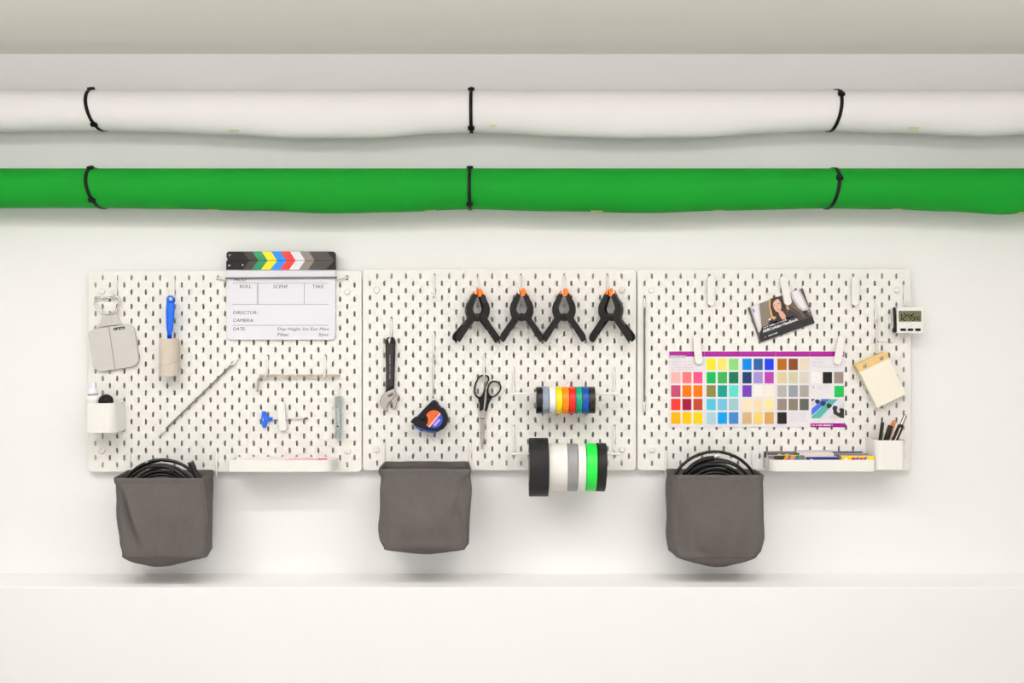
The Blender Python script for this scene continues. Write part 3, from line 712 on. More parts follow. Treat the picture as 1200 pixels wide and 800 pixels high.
# ------------------------------------------------------------------ tape racks and tape rolls
def rack(y0, y1, xl, xr, dr, label):
    a_, b_ = W(xl, y0, F), W(xr, y0, F)
    t = thing('tape_rack', label, 'tape rack', a_, 'white tape racks on the middle pegboard')
    zr = W(xl, y1, dr).z; r = .0030
    s = (D-dr)/FPX
    for v in (a_, b_):
        MB().tube(smooth_path([v+Vector((0, .004, 0)), v+Vector((0, -.0035, -.003)), Vector((v.x, -F-.004, zr+.014)), Vector((v.x, -F-.006, zr+.003)), Vector((v.x, -F-.014, zr)), Vector((v.x, -dr+.006, zr)), Vector((v.x, -dr, zr))], 4, closed=False), r, 8).build('arm', M_white, t, smooth=True)
    MB().tube([(a_.x-.006, -dr, zr), (b_.x+.008, -dr, zr)], r*1.05, 12).build('rod', M_white, t, smooth=True)
    return zr
def tape_roll(pxa, pxb, dr, zr, R, ri, m, label, group, drop=0, corem=None, tilt=0, dy=0):
    s = (D-dr)/FPX; xa, xb = (pxa-600)*s+.00015, (pxb-600)*s-.00015
    zc = zr-(ri-.0029)-drop; xm = (xa+xb)/2; h = (xb-xa)/2
    t = thing('tape_roll', label, 'tape roll', (xm, -dr+dy, zc), group)
    e = .0006
    o = MB().lathe([(ri+.0016, -h+e), (R-e, -h), (R, -h+e), (R, h-e), (R-e, h), (ri+.0016, h-e)], (xm, -dr+dy, zc), 'x', 56, closed=True).build('tape_winding', m, t, smooth=True)
    MB().lathe([(ri, -h), (ri+.0016, -h), (ri+.0016, h), (ri, h)], (xm, -dr+dy, zc), 'x', 40, closed=True).build('core', corem or mat('tape core', (190, 180, 165), .7), t, smooth=True)
    if tilt: t.rotation_euler.y = tilt
    return t, xm, zc
zr = rack(432, 461.0, 601.6, 719.6, .068, 'white tape rack carrying the small coloured tape rolls')
g = 'small electrical tape rolls on the upper rack'
spec = [(628.2, 635.3, 'black', (30, 28, 30), 'small glossy black tape roll at the left end, beside the blue-grey roll'), (635.7, 643.1, 'blue-grey', (142, 152, 172), 'small blue-grey tape roll'),
        (643.5, 650.9, 'white', (240, 238, 238), 'small white tape roll between blue-grey and yellow'), (651.1, 658.6, 'yellow', (250, 216, 0), 'small yellow tape roll'),
        (658.8, 666.1, 'orange', (252, 132, 8), 'small orange tape roll'), (666.4, 673.8, 'red', (228, 28, 22), 'small red tape roll'),
        (674.1, 681.6, 'teal', (6, 150, 116), 'small teal green tape roll'), (681.9, 689.2, 'blue', (10, 72, 162), 'small blue tape roll'), (689.5, 696.8, 'black', (36, 31, 30), 'small black tape roll at the right end, beside the blue roll')]
for i, (a_, b_, nm, rgb, lab) in enumerate(spec):
    tape_roll(a_, b_, .068, zr, .0368+.0003*math.sin(i*2.3), .0210, mat('pvc tape '+nm+str(i // 8), rgb, .32, bump=.04, bscale=90, spec=.4), lab, g)
zr = rack(500, 531.8, 602.0, 719.2, .112, 'white tape rack carrying the large tape rolls')
g = 'large tape rolls on the lower rack'
tape_roll(619.8, 642.2, .112, zr, .0782, .0380, mat('black gaffer tape', (30, 29, 30), .6, bump=.2, bscale=400, spec=.3), 'widest and largest black tape roll, at the left of the lower rack', g)
tape_roll(642.6, 664.2, .112, zr, .0632, .0380, mat('white gaffer tape', (236, 233, 228), .5, bump=.06), 'wide white tape roll between the large black and the grey roll', g)
tape_roll(664.4, 675.8, .112, zr, .0637, .0380, mat('silver grey cloth tape', (146, 146, 148), .42, bump=.08), 'grey cloth tape roll', g, tilt=.01)
tape_roll(676.1, 685.4, .112, zr, .0630, .0380, mat('white gaffer tape'  , (236, 233, 228)), 'narrow white tape roll between the grey and the neon green roll', g, tilt=.015)
tape_roll(685.9, 698.0, .112, zr, .0638, .0380, mat('neon green tape', (12, 218, 62), .42, bump=.06), 'neon green tape roll', g, tilt=.025)
tape_roll(698.5, 709.0, .112, zr, .0645, .0380, mat('dark cloth tape', (24, 23, 24), .55, bump=.12, bscale=300, spec=.3), 'narrow black cloth tape roll at the right end of the lower rack', g, tilt=.04)

# ------------------------------------------------------------------ open containers and trays
def cup(name, label, cat, x0, x1, z0, z1_, dep, radii, tw, group, m=M_wplas):
    # plan: x0..x1, from the board (y=-F) out to -(F+dep); radii: front-left, front-right, back-right, back-left
    t = thing(name, label, cat, ((x0+x1)/2, -F-dep/2, z0), group)
    ya, yb = -F-dep, -F-.0006
    oo = rrect(x0, x1, ya, yb, radii, 8); ii = rrect(x0+tw, x1-tw, ya+tw, yb-tw, [max(r-tw, .0005) if r > 0 else 0.0005 for r in radii], 8)
    if len(ii) != len(oo): oo = rrect(x0, x1, ya, yb, [max(r, .0004) for r in radii], 8)
    n = len(oo); mb = MB()
    for loop_, z in ((oo, z0), (oo, z1_), (ii, z1_), (ii, z0+tw)): mb.v += [(x, y, z) for x, y in loop_]
    for l in range(3):
        for i in range(n):
            j = (i+1) % n; mb.f.append([l*n+i, l*n+j, (l+1)*n+j, (l+1)*n+i])
    mb.f.append(list(range(n))[::-1]); mb.f.append([3*n+i for i in range(n)])
    mb.build('body', m, t, bevel=.0007)
    for hx in (x0+(x1-x0)*.2, x1-(x1-x0)*.2):
        MB().box((hx, -F-.0012, z1_+.003), (.0035, .0012, .005)).build('hanging_tab', m, t, bevel=.0005)
    return t
ct_z = lambda py, d: W(0, py, d).z
cup('container', 'white container at the far left holding a spray bottle', 'container', -1.1545, -1.0745, ct_z(507, F+.08), ct_z(472.3, F+.08), .08, [.012, .024, .002, .002], .002, 'white containers on the pegboards')
cup('container', 'white container at the right end holding pens', 'container', .9825, 1.0625, ct_z(550.5, F+.08), ct_z(515.8, F+.08), .08, [.018, .012, .002, .002], .002, 'white containers on the pegboards')
cup('tray', 'shallow white tray below the clapperboard with a pink pen', 'tray', -.7680, -.4840, ct_z(552.7, F+.08), ct_z(538.9, F+.08), .08, [.006, .028, .012, .004], .002, 'shallow white trays on the pegboards')
cup('tray', 'shallow white tray on the right board filled with swatch packs', 'tray', .6980, .9805, ct_z(552.4, F+.08), ct_z(538.7, F+.08), .08, [.028, .006, .004, .012], .002, 'shallow white trays on the pegboards')

# spray bottle and round black lid in the left container
zc_ = Z(95, 440, 10.67); db = F+.048; s = (D-db)/FPX
zfl = ct_z(507, F+.08)+.0025
cx = W(*zc_(156, 0), db).x
t = thing('spray_bottle', 'white spray bottle with a tapered cap standing in the left container', 'bottle', (cx-.001, -db, zfl))
zz_ = lambda y: W(0, zc_(0, y)[1], db).z
MB().lathe([(0, zfl), (.0205, zfl), (.0215, zfl+.004), (.0215, zz_(300)), (.0205, zz_(272)), (.0165, zz_(252)), (.0125, zz_(244))], (cx, -db, 0), 'z', 32).build('bottle_body', mat('milky plastic', (240, 238, 234), .35), t, smooth=True)
MB().lathe([(.0128, zz_(246)), (.0124, zz_(205)), (.0100, zz_(175)), (.0082, zz_(160)), (.0078, zz_(158)), (.0074, zz_(95)), (.0066, zz_(82)), (0, zz_(80))], (cx-.002, -db, 0), 'z', 28).build('spray_cap', mat('cool white plastic', (236, 236, 244), .3), t, smooth=True)
v = W(*zc_(312, 322), F+.052)
t = thing('round_lid', 'round black lid standing on edge in the left container', 'lid', v)
R_ = 88/10.67*(D-v.y*-1)/FPX
rot = Matrix.Rotation(.35, 3, 'Z')
MB().lathe([(0, -.006), (R_*.80, -.0062), (R_*.84, -.0075), (R_*.97, -.0072), (R_, -.005), (R_, .006), (R_*.92, .007), (0, .0065)], v, 'y', 40, rot=rot).build('disc', M_black, t, smooth=True)
MB().lathe([(0, -.0075), (R_*.36, -.0075), (R_*.42, -.0060)], v, 'y', 24, rot=rot).build('centre_boss', M_black2, t, smooth=True)

# things in the left tray
tz = ct_z(552.7, F+.08)+.0025
t = thing('eraser', 'white block eraser at the left in the shallow tray', 'eraser', (-.695, -F-.045, tz))
MB().box((-.700, -F-.040, tz+.0125), (.012, .026, .0125), Matrix.Rotation(.5, 3, 'Z')).build('block', mat('white rubber', (240, 238, 232), .6), t, bevel=.002)
t = thing('highlighter', 'translucent pink marker pen lying in the shallow tray', 'pen', (-.56, -F-.04, tz))
M_pink = mat('pink plastic', (248, 176, 208), .3, trans=.15)
MB().tube([(-.655, -F-.030, tz+.014), (-.610, -F-.030, tz+.0170), (-.53, -F-.030, tz+.0175)], [.004, .0100, .0105], 14).build('barrel', M_pink, t, smooth=True)
MB().tube([(-.531, -F-.030, tz+.0175), (-.510, -F-.030, tz+.0175)], .0112, 14).build('cap', mat('deep pink plastic', (236, 120, 176), .3, trans=.1), t, smooth=True)
MB().tube([(-.66, -F-.030, tz+.0036), (-.51, -F-.030, tz+.0036)], .0033, 8).build('refill', mat('pale pink plastic', (250, 208, 226), .3), t, smooth=True)

# pens in the right container
z8b = Z(1010, 480, 10); pz = ct_z(550.5, F+.08)+.004
def pen(label, top, rim, dtop, drim, r, parts):
    A = W(*z8b(*rim), drim); B = W(*z8b(*top), dtop); u = (A-B).normalized()
    L = (B.z-pz-.004)/max(.2, -u.z); A2 = B+u*L
    A2.x = min(max(A2.x, .986+r), 1.058-r); A2.y = min(max(A2.y, -F-.076+r), -F-.005-r)
    t = thing('pen', label, 'pen', A2, 'pens in the right container')
    ud = (B-A2); n_ = 0
    for nm, t0, t1, rs, m in parts:
        MB().tube([A2+ud*t0, A2+ud*(t0+.01), A2+ud*(t1-.012), A2+ud*t1], [r*rs*.85, r*rs, r*rs, r*rs*.8], 12).build(nm, m, t, smooth=True)
    return t, A2, B
pen('black pen standing nearly upright at the left in the container', (243, 148), (212, 330), F+.035, F+.045, .0047, [('barrel', 0, .45, .8, M_black2), ('cap', .45, 1, 1, M_black)])
pen('orange-brown pen with a pale stripe in the container', (382, 128), (318, 300), F+.030, F+.040, .0058, [('barrel', 0, .94, 1, mat('orange brown plastic', (206, 118, 50), .35)), ('end_cap', .94, 1, .95, mat('orange plastic', (222, 130, 60), .35))])
pen('short black pen in front of the orange-brown pen', (336, 185), (290, 330), F+.052, F+.055, .0066, [('barrel', 0, .6, .85, M_black2), ('cap', .6, 1, 1, M_black)])
t, A2, B = pen('thick black pen with a chrome push button leaning right', (512, 62), (396, 330), F+.045, F+.056, .0082, [('barrel', 0, .80, 1, M_black), ('grey_band', .42, .44, 1.03, M_steel), ('push_button', .80, 1, .62, M_chrome)])
ud = B-A2
MB().tube([A2+ud*.76+Vector((-.002, -.0088, 0)), A2+ud*.45+Vector((-.002, -.0088, 0))], .0016, 6).build('pocket_clip', M_steel, t)

# swatch packs in the right tray
zt_ = Z(885, 515, 8.276); bz = ct_z(552.4, F+.08)+.0025
def pack(label, xa, xb, ytop, dd_, thick, front, top, marks=(), lean=0):
    a_ = W(zt_(xa, 0)[0], zt_(0, ytop)[1], dd_); b_ = W(zt_(xb, 0)[0], 0, dd_)
    t = thing('swatch_pack', label, 'swatch pack', ((a_.x+b_.x)/2, -dd_+thick/2, bz), 'swatch packs in the right tray')
    MB().box(((a_.x+b_.x)/2, -dd_+thick/2+.0006, (a_.z+bz)/2-.0002), ((b_.x-a_.x)/2, thick/2, (a_.z-bz)/2)).build('leaves', top, t, bevel=.0004)
    c = MB().prism([(a_.x-.0005, bz), (b_.x+.0005, bz), (b_.x+.0005, a_.z), (a_.x-.0005, a_.z)], -dd_+.0006, -dd_).build('front_cover', front, t)
    for k, (col, pts) in enumerate(marks):
        MB().prism(P(pts, dd_+.0003, zt_), -dd_, -dd_-.0003).build('cover_print', col, c)
    return t
mk = lambda n_, c_: mat('print '+n_, c_, .5)
Y_, G_, B_, O_, R__, V_ = mk('yellow', (250, 220, 10)), mk('green', (10, 150, 60)), mk('blue', (30, 110, 220)), mk('orange', (252, 150, 20)), mk('red', (226, 40, 40)), mk('violet', (84, 50, 150))
M_pk = mat('black card', (34, 32, 34), .5); M_gy = mat('grey card', (120, 116, 122), .6); M_pu = mat('lilac paper edges', (206, 198, 216), .7, bump=.3, bscale=900); M_pn = mat('cream paper edges', (228, 218, 208), .7, bump=.3, bscale=900)
M_bl = mat('royal blue card', (18, 32, 140), .45); M_yc = mat('yellow card', (252, 214, 10), .45)
pack('swatch pack with lilac paper edges, at the back left of the tray', 90, 400, 116, F+.016, .010, M_pk, M_pu)
pack('black swatch pack with a yellow and green print, middle of the left stack', 118, 435, 130, F+.036, .011, M_pk, M_pn,
     [(Y_, [(222, 139), (255, 139), (245, 156), (208, 156)]), (G_, [(258, 139), (285, 139), (276, 150), (250, 150)]), (Y_, [(290, 139), (330, 139), (320, 160), (278, 160)]), (G_, [(335, 137), (380, 137), (360, 165), (330, 165)])])
pack('swatch pack with orange, blue and green stripes, front of the left stack', 130, 470, 152, F+.058, .013, M_gy, M_pn,
     [(M_pk, [(182, 160), (292, 157), (270, 200), (182, 190)]), (O_, [(292, 156), (330, 154), (305, 206), (262, 206)]), (B_, [(332, 158), (350, 156), (330, 206), (308, 206)]), (O_, [(352, 154), (398, 152), (372, 206), (330, 206)]), (G_, [(402, 152), (434, 151), (424, 176), (392, 176)]), (B_, [(390, 178), (422, 178), (408, 206), (374, 206)])])
pack('white-edged swatch pack, back of the middle stack', 408, 735, 106, F+.018, .014, M_pu, mat('white paper edges', (232, 228, 230), .7, bump=.3, bscale=900))
pack('pale swatch pack, middle of the middle stack', 432, 760, 126, F+.040, .014, M_pn, mat('white paper edges', (232, 228, 230)))
pack('blue swatch pack with a white dot, front of the middle stack', 496, 806, 168, F+.070, .024, M_bl, M_pn, [(mk('white', (240, 240, 240)), disc_poly(546, 200, 14, n=14))])
pack('dark-edged swatch pack, back of the right stack', 745, 1040, 116, F+.018, .010, M_pk, mat('grey blue paper edges', (150, 156, 172), .7))
pack('lilac-edged swatch pack, middle of the right stack', 780, 1095, 134, F+.042, .015, M_gy, M_pu)
pack('yellow swatch pack with red and blue stripes, front of the right stack', 836, 1150, 156, F+.070, .022, M_yc, mat('mauve paper edges', (176, 158, 166), .7),
     [(R__, [(940, 174), (978, 172), (960, 206), (926, 206)]), (B_, [(985, 168), (1018, 167), (1006, 184), (976, 184)]), (V_, [(974, 185), (1006, 185), (994, 206), (962, 206)]), (R__, [(1020, 176), (1050, 172), (1032, 206), (998, 206)]), (B_, [(1060, 168), (1090, 166), (1080, 182), (1052, 182)]), (V_, [(1052, 184), (1080, 184), (1066, 206), (1036, 206)]), (mk('white', (240, 240, 240)), disc_poly(882, 192, 18, n=14))])

# ------------------------------------------------------------------ colour chart
dp = F+.0022
za3 = Z(770, 400, 7.275); za4 = Z(880, 400, 7.275)
t = thing('colour_chart', 'wide folded colour chart with purple header and rows of colour swatches', 'colour chart', W(887, 501, F+.001))
M_sheet = mat('chart paper', (233, 230, 234), .5, bump=.03, bscale=60)
folds = [784.2, 825.7, 868.3, 908.9, 948.7, 990.2]
for i in range(5):
    a_, b_ = folds[i]+.08, folds[i+1]-.08
    yb = 500.4-.05*i
    MB().prism(P([(a_, 411.7), (b_, 411.7), (b_, yb), (a_, yb)], dp), -F-.0012, -dp).build('chart_panel', M_sheet, t)
M_mag = mat('magenta purple ink', (160, 4, 142), .5, spec=.2)
M_mag2 = mat('light magenta ink', (176, 40, 152), .5)
for i in range(5):
    a_, b_ = folds[i]+.1, folds[i+1]-.1
    if i == 4:
        MB().prism(P([(a_, 411.7), (989.4, 411.7), (989.4, 417.6), (a_, 417.6)], dp+.0002), -dp, -dp-.0002).build('purple_header', M_mag, t)
    else: MB().prism(P([(a_, 411.7), (b_, 411.7), (b_, 417.6), (a_, 417.6)], dp+.0002), -dp, -dp-.0002).build('purple_header', M_mag, t)
    b2 = b_-.6 if i < 4 else 975
    for yy in (413.4, 415.3):
        MB().prism(P([(a_+.3, yy), (b2, yy), (b2, yy+.7), (a_+.3, yy+.7)], dp+.0003), -dp, -dp-.0003).build('header_line', M_mag2, t)
MB().prism(P([(949.8, 495.8), (990.7, 495.8), (990.7, 500.3), (949.8, 500.3)], dp+.0004), -dp, -dp-.0004).build('purple_footer', M_mag, t)
M_wi = mat('white printing ink', (235, 235, 238)); M_gi = mat('pale grey ink', (186, 184, 190), .6); M_pi = mat('pale pink ink', (214, 176, 206), .6)
fine_print([(951.2, 498.1, 975.8, 498.1, 1.7)], dp+.0006, M_wi, t, seed=21)
MB().prism(P([(978, 498.1), (989, 498.1), (989, 498.5), (978, 498.5)], dp+.0006), -dp, -dp-.0006).build('footer_line', M_mag2, t)
lg = disc_poly(987.4, 415.2, 1.5, n=12, a0=-2.2, a1=.9)+[(987.2, 415.4)]
MB().prism(P(lg, dp+.0006), -dp, -dp-.0006).build('header_emblem', M_wi, t)
MB().prism(P([(784.3, 416.4), (804.2, 416.4), (803.0, 419.1), (784.3, 419.1)], dp+.0005), -dp, -dp-.0005).build('silver_sticker', mat('silver grey ink', (176, 176, 176), .4), t)
fine_print([(786, 417.8, 802, 417.8, 1.0)], dp+.0007, M_wi, t, seed=22)
fine_print([(786.5, 421.3, 806, 421.3, .5), (786.5, 423.7, 812, 423.4, .4), (786.5, 424.5, 801, 424.5, .4)], dp+.0003, M_gi, t, seed=23)
fine_print([(786.5, 426.4, 815, 426.4, .7), (786.5, 428.4, 813, 428.4, .7), (786.5, 430.4, 814, 430.4, .7), (786.5, 432.2, 812, 432.2, .6), (786.5, 433.6, 819, 433.6, .6)], dp+.0003, M_pi, t, seed=24)
fine_print([(951, 420.4, 974, 420.4, .5), (951, 426.2, 966, 426.2, .4), (951, 430.2, 986, 430.2, .4)], dp+.0003, M_gi, t, seed=25)
fine_print([(951, 424.3, 967, 424.3, .8), (951, 428.4, 967, 428.4, .8)], dp+.0003, M_pi, t, seed=26)
fine_print([(925, 484.0+1.55*i, 946-(i % 3), 484.0+1.55*i, .35) for i in range(7)], dp+.0003, M_gi, t, seed=27)
fine_print([(957, 452.4+1.3*i, 972.5-(i == 3)*4, 452.4+1.3*i, .4) for i in range(4)], dp+.0003, M_gi, t, seed=28)
fine_print([(951.3, 492.2, 986, 492.2, .3), (951.3, 493.5, 960, 493.5, .4)], dp+.0003, M_gi, t, seed=29)
MB().lathe([(.0022, -.0004), (.0030, -.0004), (.0030, 0), (.0022, 0)], W(*za4(531, 388), dp), 'y', 14, closed=True).build('round_mark', M_ink, t)
cols = {1: [(120, 200), (216, 293), (310, 387)], 2: [(422, 500), (517, 597), (613, 693)], 3: [(728, 806), (823, 901), (917, 995)],
        4: [(1026, 1105), (1122, 1200), (1216, 1293)], 5: [(1315, 1397), (1413, 1492), (1510, 1589)]}
rows = [(146, 243), (260, 357), (373, 472), (488, 585), (603, 702)]
chart = {1: {1: [(255, 180, 180), (255, 120, 120), (250, 84, 135)], 2: [(188, 74, 108), (248, 118, 0), (255, 116, 0)], 3: [(238, 56, 48), (155, 18, 55), (184, 70, 44)], 4: [(255, 178, 0), (255, 196, 0), (255, 212, 28)]},
         2: {0: [(250, 225, 40), (246, 228, 112), (134, 210, 120)], 1: [(14, 174, 84), (60, 168, 80), (24, 110, 80)], 2: [(134, 130, 64), (20, 150, 138), (92, 214, 208)], 3: [(80, 190, 220), (112, 190, 222), (156, 196, 206)], 4: [(170, 210, 220), (0, 152, 230), (60, 130, 196)]},
         3: {0: [(0, 130, 222), (44, 94, 156), (30, 60, 222)], 1: [(28, 58, 104), (160, 140, 208), (178, 62, 172)], 2: [(108, 62, 178), (243, 241, 238), (243, 237, 220)], 3: [(248, 230, 192), (248, 220, 180), (253, 228, 164)], 4: [(210, 176, 128), (242, 205, 110), (210, 160, 92)]},
         4: {0: [(174, 100, 24), (124, 68, 34), (232, 215, 194)], 1: [(220, 200, 160), (206, 202, 168), (215, 208, 198)], 2: [(180, 176, 172), (146, 150, 158), (165, 158, 148)], 3: [(145, 130, 122), (130, 118, 105), (90, 92, 88)], 4: [(36, 33, 31)]},
         5: {1: [(243, 240, 240), (32, 30, 28), (150, 136, 130)], 2: [None, None, (34, 184, 84)]}}
for gk, rr_ in chart.items():
    for rk, cc in rr_.items():
        for ci, rgb in enumerate(cc):
            if rgb is None: continue
            x0, x1 = cols[gk][ci]; y0, y1 = rows[rk]
            if gk == 5 and rk == 2: x0, x1, y0, y1 = x0+2, x1+3, y0+4, y1+1
            MB().prism(P([(x0, y0), (x1, y0), (x1, y1), (x0, y1)], dp+.0005, za3), -dp, -dp-.0005).build('colour_swatch', mat('swatch %d %d %d' % (gk, rk, ci), rgb, .7, spec=.2), t)
            if gk < 6: pass
capt = [(za3(cols[g_][c_][0]+18, 0)[0], za3(0, rows[r_][1]+6)[1], za3(cols[g_][c_][1]-12, 0)[0], za3(0, rows[r_][1]+6)[1], .35) for g_ in chart for r_ in chart[g_] for c_, q in enumerate(chart[g_][r_]) if q]
fine_print(capt, dp+.0003, M_gi, t, seed=30)
# printed picture of paper rolls on the chart
def pic(name, rgb, pts, lay, par): MB().prism(P(pts, dp+.0002+.0001*lay, za4), -dp, -dp-.0002-.0001*lay).build(name, mat('picture '+str(rgb), rgb, .5), par)
pc = MB().prism(P([(517, 490), (794, 490), (794, 655), (517, 655)], dp+.0002, za4), -dp, -dp-.0002).build('printed_picture', mat('picture pale', (214, 212, 222), .5), t)
pic('picture_area', (60, 104, 222), [(517, 575), (600, 502), (672, 490), (676, 490), (517, 632)], 1, pc)
pic('picture_area', (66, 92, 196), [(600, 490), (676, 490), (640, 520), (590, 530)], 2, pc)
pic('picture_area', (74, 176, 158), [(517, 640), (676, 492), (742, 490), (586, 655), (517, 655)], 1, pc)
pic('picture_area', (222, 222, 236), [(600, 655), (748, 492), (794, 492), (794, 500), (660, 655)], 2, pc)
pic('picture_area', (206, 203, 200), [(672, 655), (794, 520), (794, 655)], 1, pc)
for q in ([(545, 505), (560, 493), (585, 498), (590, 512), (570, 532), (552, 526)], [(592, 525), (606, 508), (632, 512), (640, 528), (618, 552), (600, 545)],
          [(643, 543), (656, 526), (680, 530), (692, 548), (668, 572), (650, 565)], [(517, 490), (545, 490), (530, 506), (517, 508)],
          [(694, 565), (706, 547), (730, 548), (740, 562), (732, 585), (740, 605), (756, 608), (760, 592), (750, 580), (764, 568), (786, 570), (794, 580), (794, 652), (765, 650), (704, 616), (700, 590)]):
    pic('picture_area', (30, 29, 34), q, 3, pc)

# ------------------------------------------------------------------ lighting book
zb_ = Z(870, 330, 10.667); dB = F+.0080
t = thing('book', 'landscape lighting handbook with a portrait on its cover, tilted under a clip', 'book', W(916, 370, F+.002))
cov = [(85, 318), (755, 78), (905, 516), (236, 754)]
MB().prism(P([(x-2, y+2) for x, y in cov], dB-.0008, zb_), -F-.0016, -dB+.0006).build('pages', mat('page edges', (206, 202, 196), .7, bump=.3, bscale=800), t)
cv = MB().prism(P(cov, dB, zb_), -dB+.0006, -dB).build('front_cover', mat('cover taupe', (104, 92, 80), .35), t)
def cp(rgb, pts, lay, name='cover_print'): MB().prism(P(pts, dB+.0001+.00008*lay, zb_), -dB+.0001, -dB-.0001-.00008*lay).build(name, mat('cover '+str(rgb), rgb, .35), cv)
MB().tube([W(*zb_(82, 322), dB-.003), W(*zb_(232, 752), dB-.003)], .0032, 8).build('spine', mat('spine grey', (84, 78, 76), .45), t, smooth=True)
cp((208, 202, 202), [(98, 314), (210, 274), (240, 560), (226, 640), (196, 622)], 0)
cp((232, 226, 228), [(108, 312), (190, 284), (222, 560), (218, 590)], 1)
cp((128, 116, 102), [(215, 272), (340, 226), (330, 330), (345, 470), (330, 530), (245, 560)], 1)
cp((74, 58, 50), [(560, 280), (640, 330), (720, 380), (760, 440), (860, 425), (885, 452), (700, 500), (560, 380)], 0)
cp((196, 190, 192), [(600, 134), (715, 92), (835, 340), (770, 372), (700, 330), (625, 220)], 1)
cp((236, 232, 236), [(618, 128), (694, 100), (800, 320), (770, 350), (720, 310), (650, 210)], 2)
cp((88, 76, 70), [(722, 90), (755, 78), (868, 408), (842, 350)], 2)
cp((24, 24, 25), [(212, 648), (236, 590), (240, 574), (330, 540), (450, 500), (560, 470), (700, 480), (780, 470), (870, 425), (905, 516), (236, 754), (220, 705)], 1)
cp((50, 40, 42), [(325, 520), (338, 480), (380, 470), (420, 470), (460, 520), (545, 470), (540, 380), (600, 362), (652, 380), (690, 415), (712, 465), (560, 500), (330, 545)], 3)
cp((46, 30, 26), [(352, 212), (400, 196), (486, 178), (500, 192), (512, 262), (545, 320), (575, 350), (540, 372), (552, 440), (470, 500), (370, 470), (352, 410), (336, 300)], 4)
cp((206, 158, 92), [(334, 222), (356, 212), (352, 300), (368, 380), (380, 428), (425, 440), (398, 480), (362, 455), (346, 400), (332, 300)], 5)
cp((196, 140, 80), [(556, 296), (572, 300), (590, 345), (560, 352), (545, 330)], 5)
cp((214, 164, 142), [(448, 372), (496, 362), (520, 392), (542, 420), (540, 468), (500, 474), (468, 430)], 5)
cp((224, 176, 154), disc_poly(434, 292, 50, 88, n=22, rot=-.22), 6)
cp((46, 30, 26), [(352, 214), (392, 198), (462, 186), (440, 212), (396, 246), (372, 300), (372, 360), (352, 330)], 7)
for q in ((400, 292), (452, 272)): cp((70, 48, 42), disc_poly(q[0], q[1], 12, 5, n=10, rot=-.3), 7)
cp((170, 76, 72), disc_poly(452, 348, 14, 5, n=10, rot=-.3), 7)
cp((198, 146, 124), [(428, 290), (436, 288), (444, 318), (430, 324)], 7)
cp((236, 234, 236), [(322, 478), (350, 450), (362, 458), (345, 484)], 5)
cp((22, 20, 22), disc_poly(783, 384, 30, 26, n=16), 3); cp((150, 144, 146), [(815, 352), (840, 350), (845, 378), (820, 376)], 3); cp((40, 36, 38), [(775, 412), (830, 405), (838, 432), (790, 440)], 3)
M_ci = mat('cover white ink', (242, 240, 242), .4); M_cb = mat('cover blue ink', (40, 78, 200), .4)
v = W(*zb_(474, 549), dB); text('ARRI Lighting Handbook', v.x, v.z, 43.6*(D-dB)/FPX, 4.4*(D-dB)/FPX, math.radians(19.7), dB+.0011, M_ci, cv, bold=.03)
v = W(*zb_(137, 358), dB); text('ARRI', v.x, v.z, 4.6*(D-dB)/FPX, 1.7*(D-dB)/FPX, math.radians(-70.3), dB+.0011, M_cb, cv, bold=.06)
fine_print([(*zb_(246, 584), *zb_(556, 474), 1.3), (*zb_(280, 694), *zb_(437, 636), 1.4)], dB+.0011, M_ci, cv, seed=40)

# ------------------------------------------------------------------ digital timer
zm = Z(1035, 350, 16); dT = F+.034
t = thing('digital_timer', 'white digital timer with an olive display hanging off the right board edge', 'timer', W(1067, 390, F+.003))
MB().prism(P([(262, 165), (272, 156), (745, 156), (757, 166), (765, 630), (755, 645), (270, 645), (258, 632)], dT, zm), -F-.008, -dT).build('casing', M_wplas, t, bevel=.0014, bseg=3)
MB().prism(P([(205, 172), (262, 160), (262, 640), (215, 630)], dT-.006, zm), -F-.008, -dT+.006).build('casing_side', M_wplas, t, bevel=.0012)
MB().prism(P([(203, 175), (212, 158), (230, 158), (238, 180), (258, 600), (250, 625), (228, 638), (200, 632), (190, 605), (196, 560), (212, 530)], dT-.002, zm), -dT+.012, -dT+.002).build('folding_stand', M_black2, t, bevel=.0006)
scr = MB().prism(P([(288, 226), (712, 226), (716, 428), (294, 428)], dT+.0003, zm), -dT+.001, -dT-.0003).build('display', mat('olive display', (108, 108, 80), .5, spec=.2), t)
MB().prism(P([(290, 226), (714, 226), (714, 236), (290, 236)], dT+.0005, zm), -dT+.001, -dT-.0005).build('display_rim', mat('dark olive', (84, 80, 40), .5), scr)
MB().prism(P([(700, 230), (713, 230), (715, 428), (702, 428)], dT+.0005, zm), -dT+.001, -dT-.0005).build('display_rim', mat('dark olive', (84, 80, 40)), scr)
M_seg = mat('display segments', (10, 12, 12), .6, spec=.1)
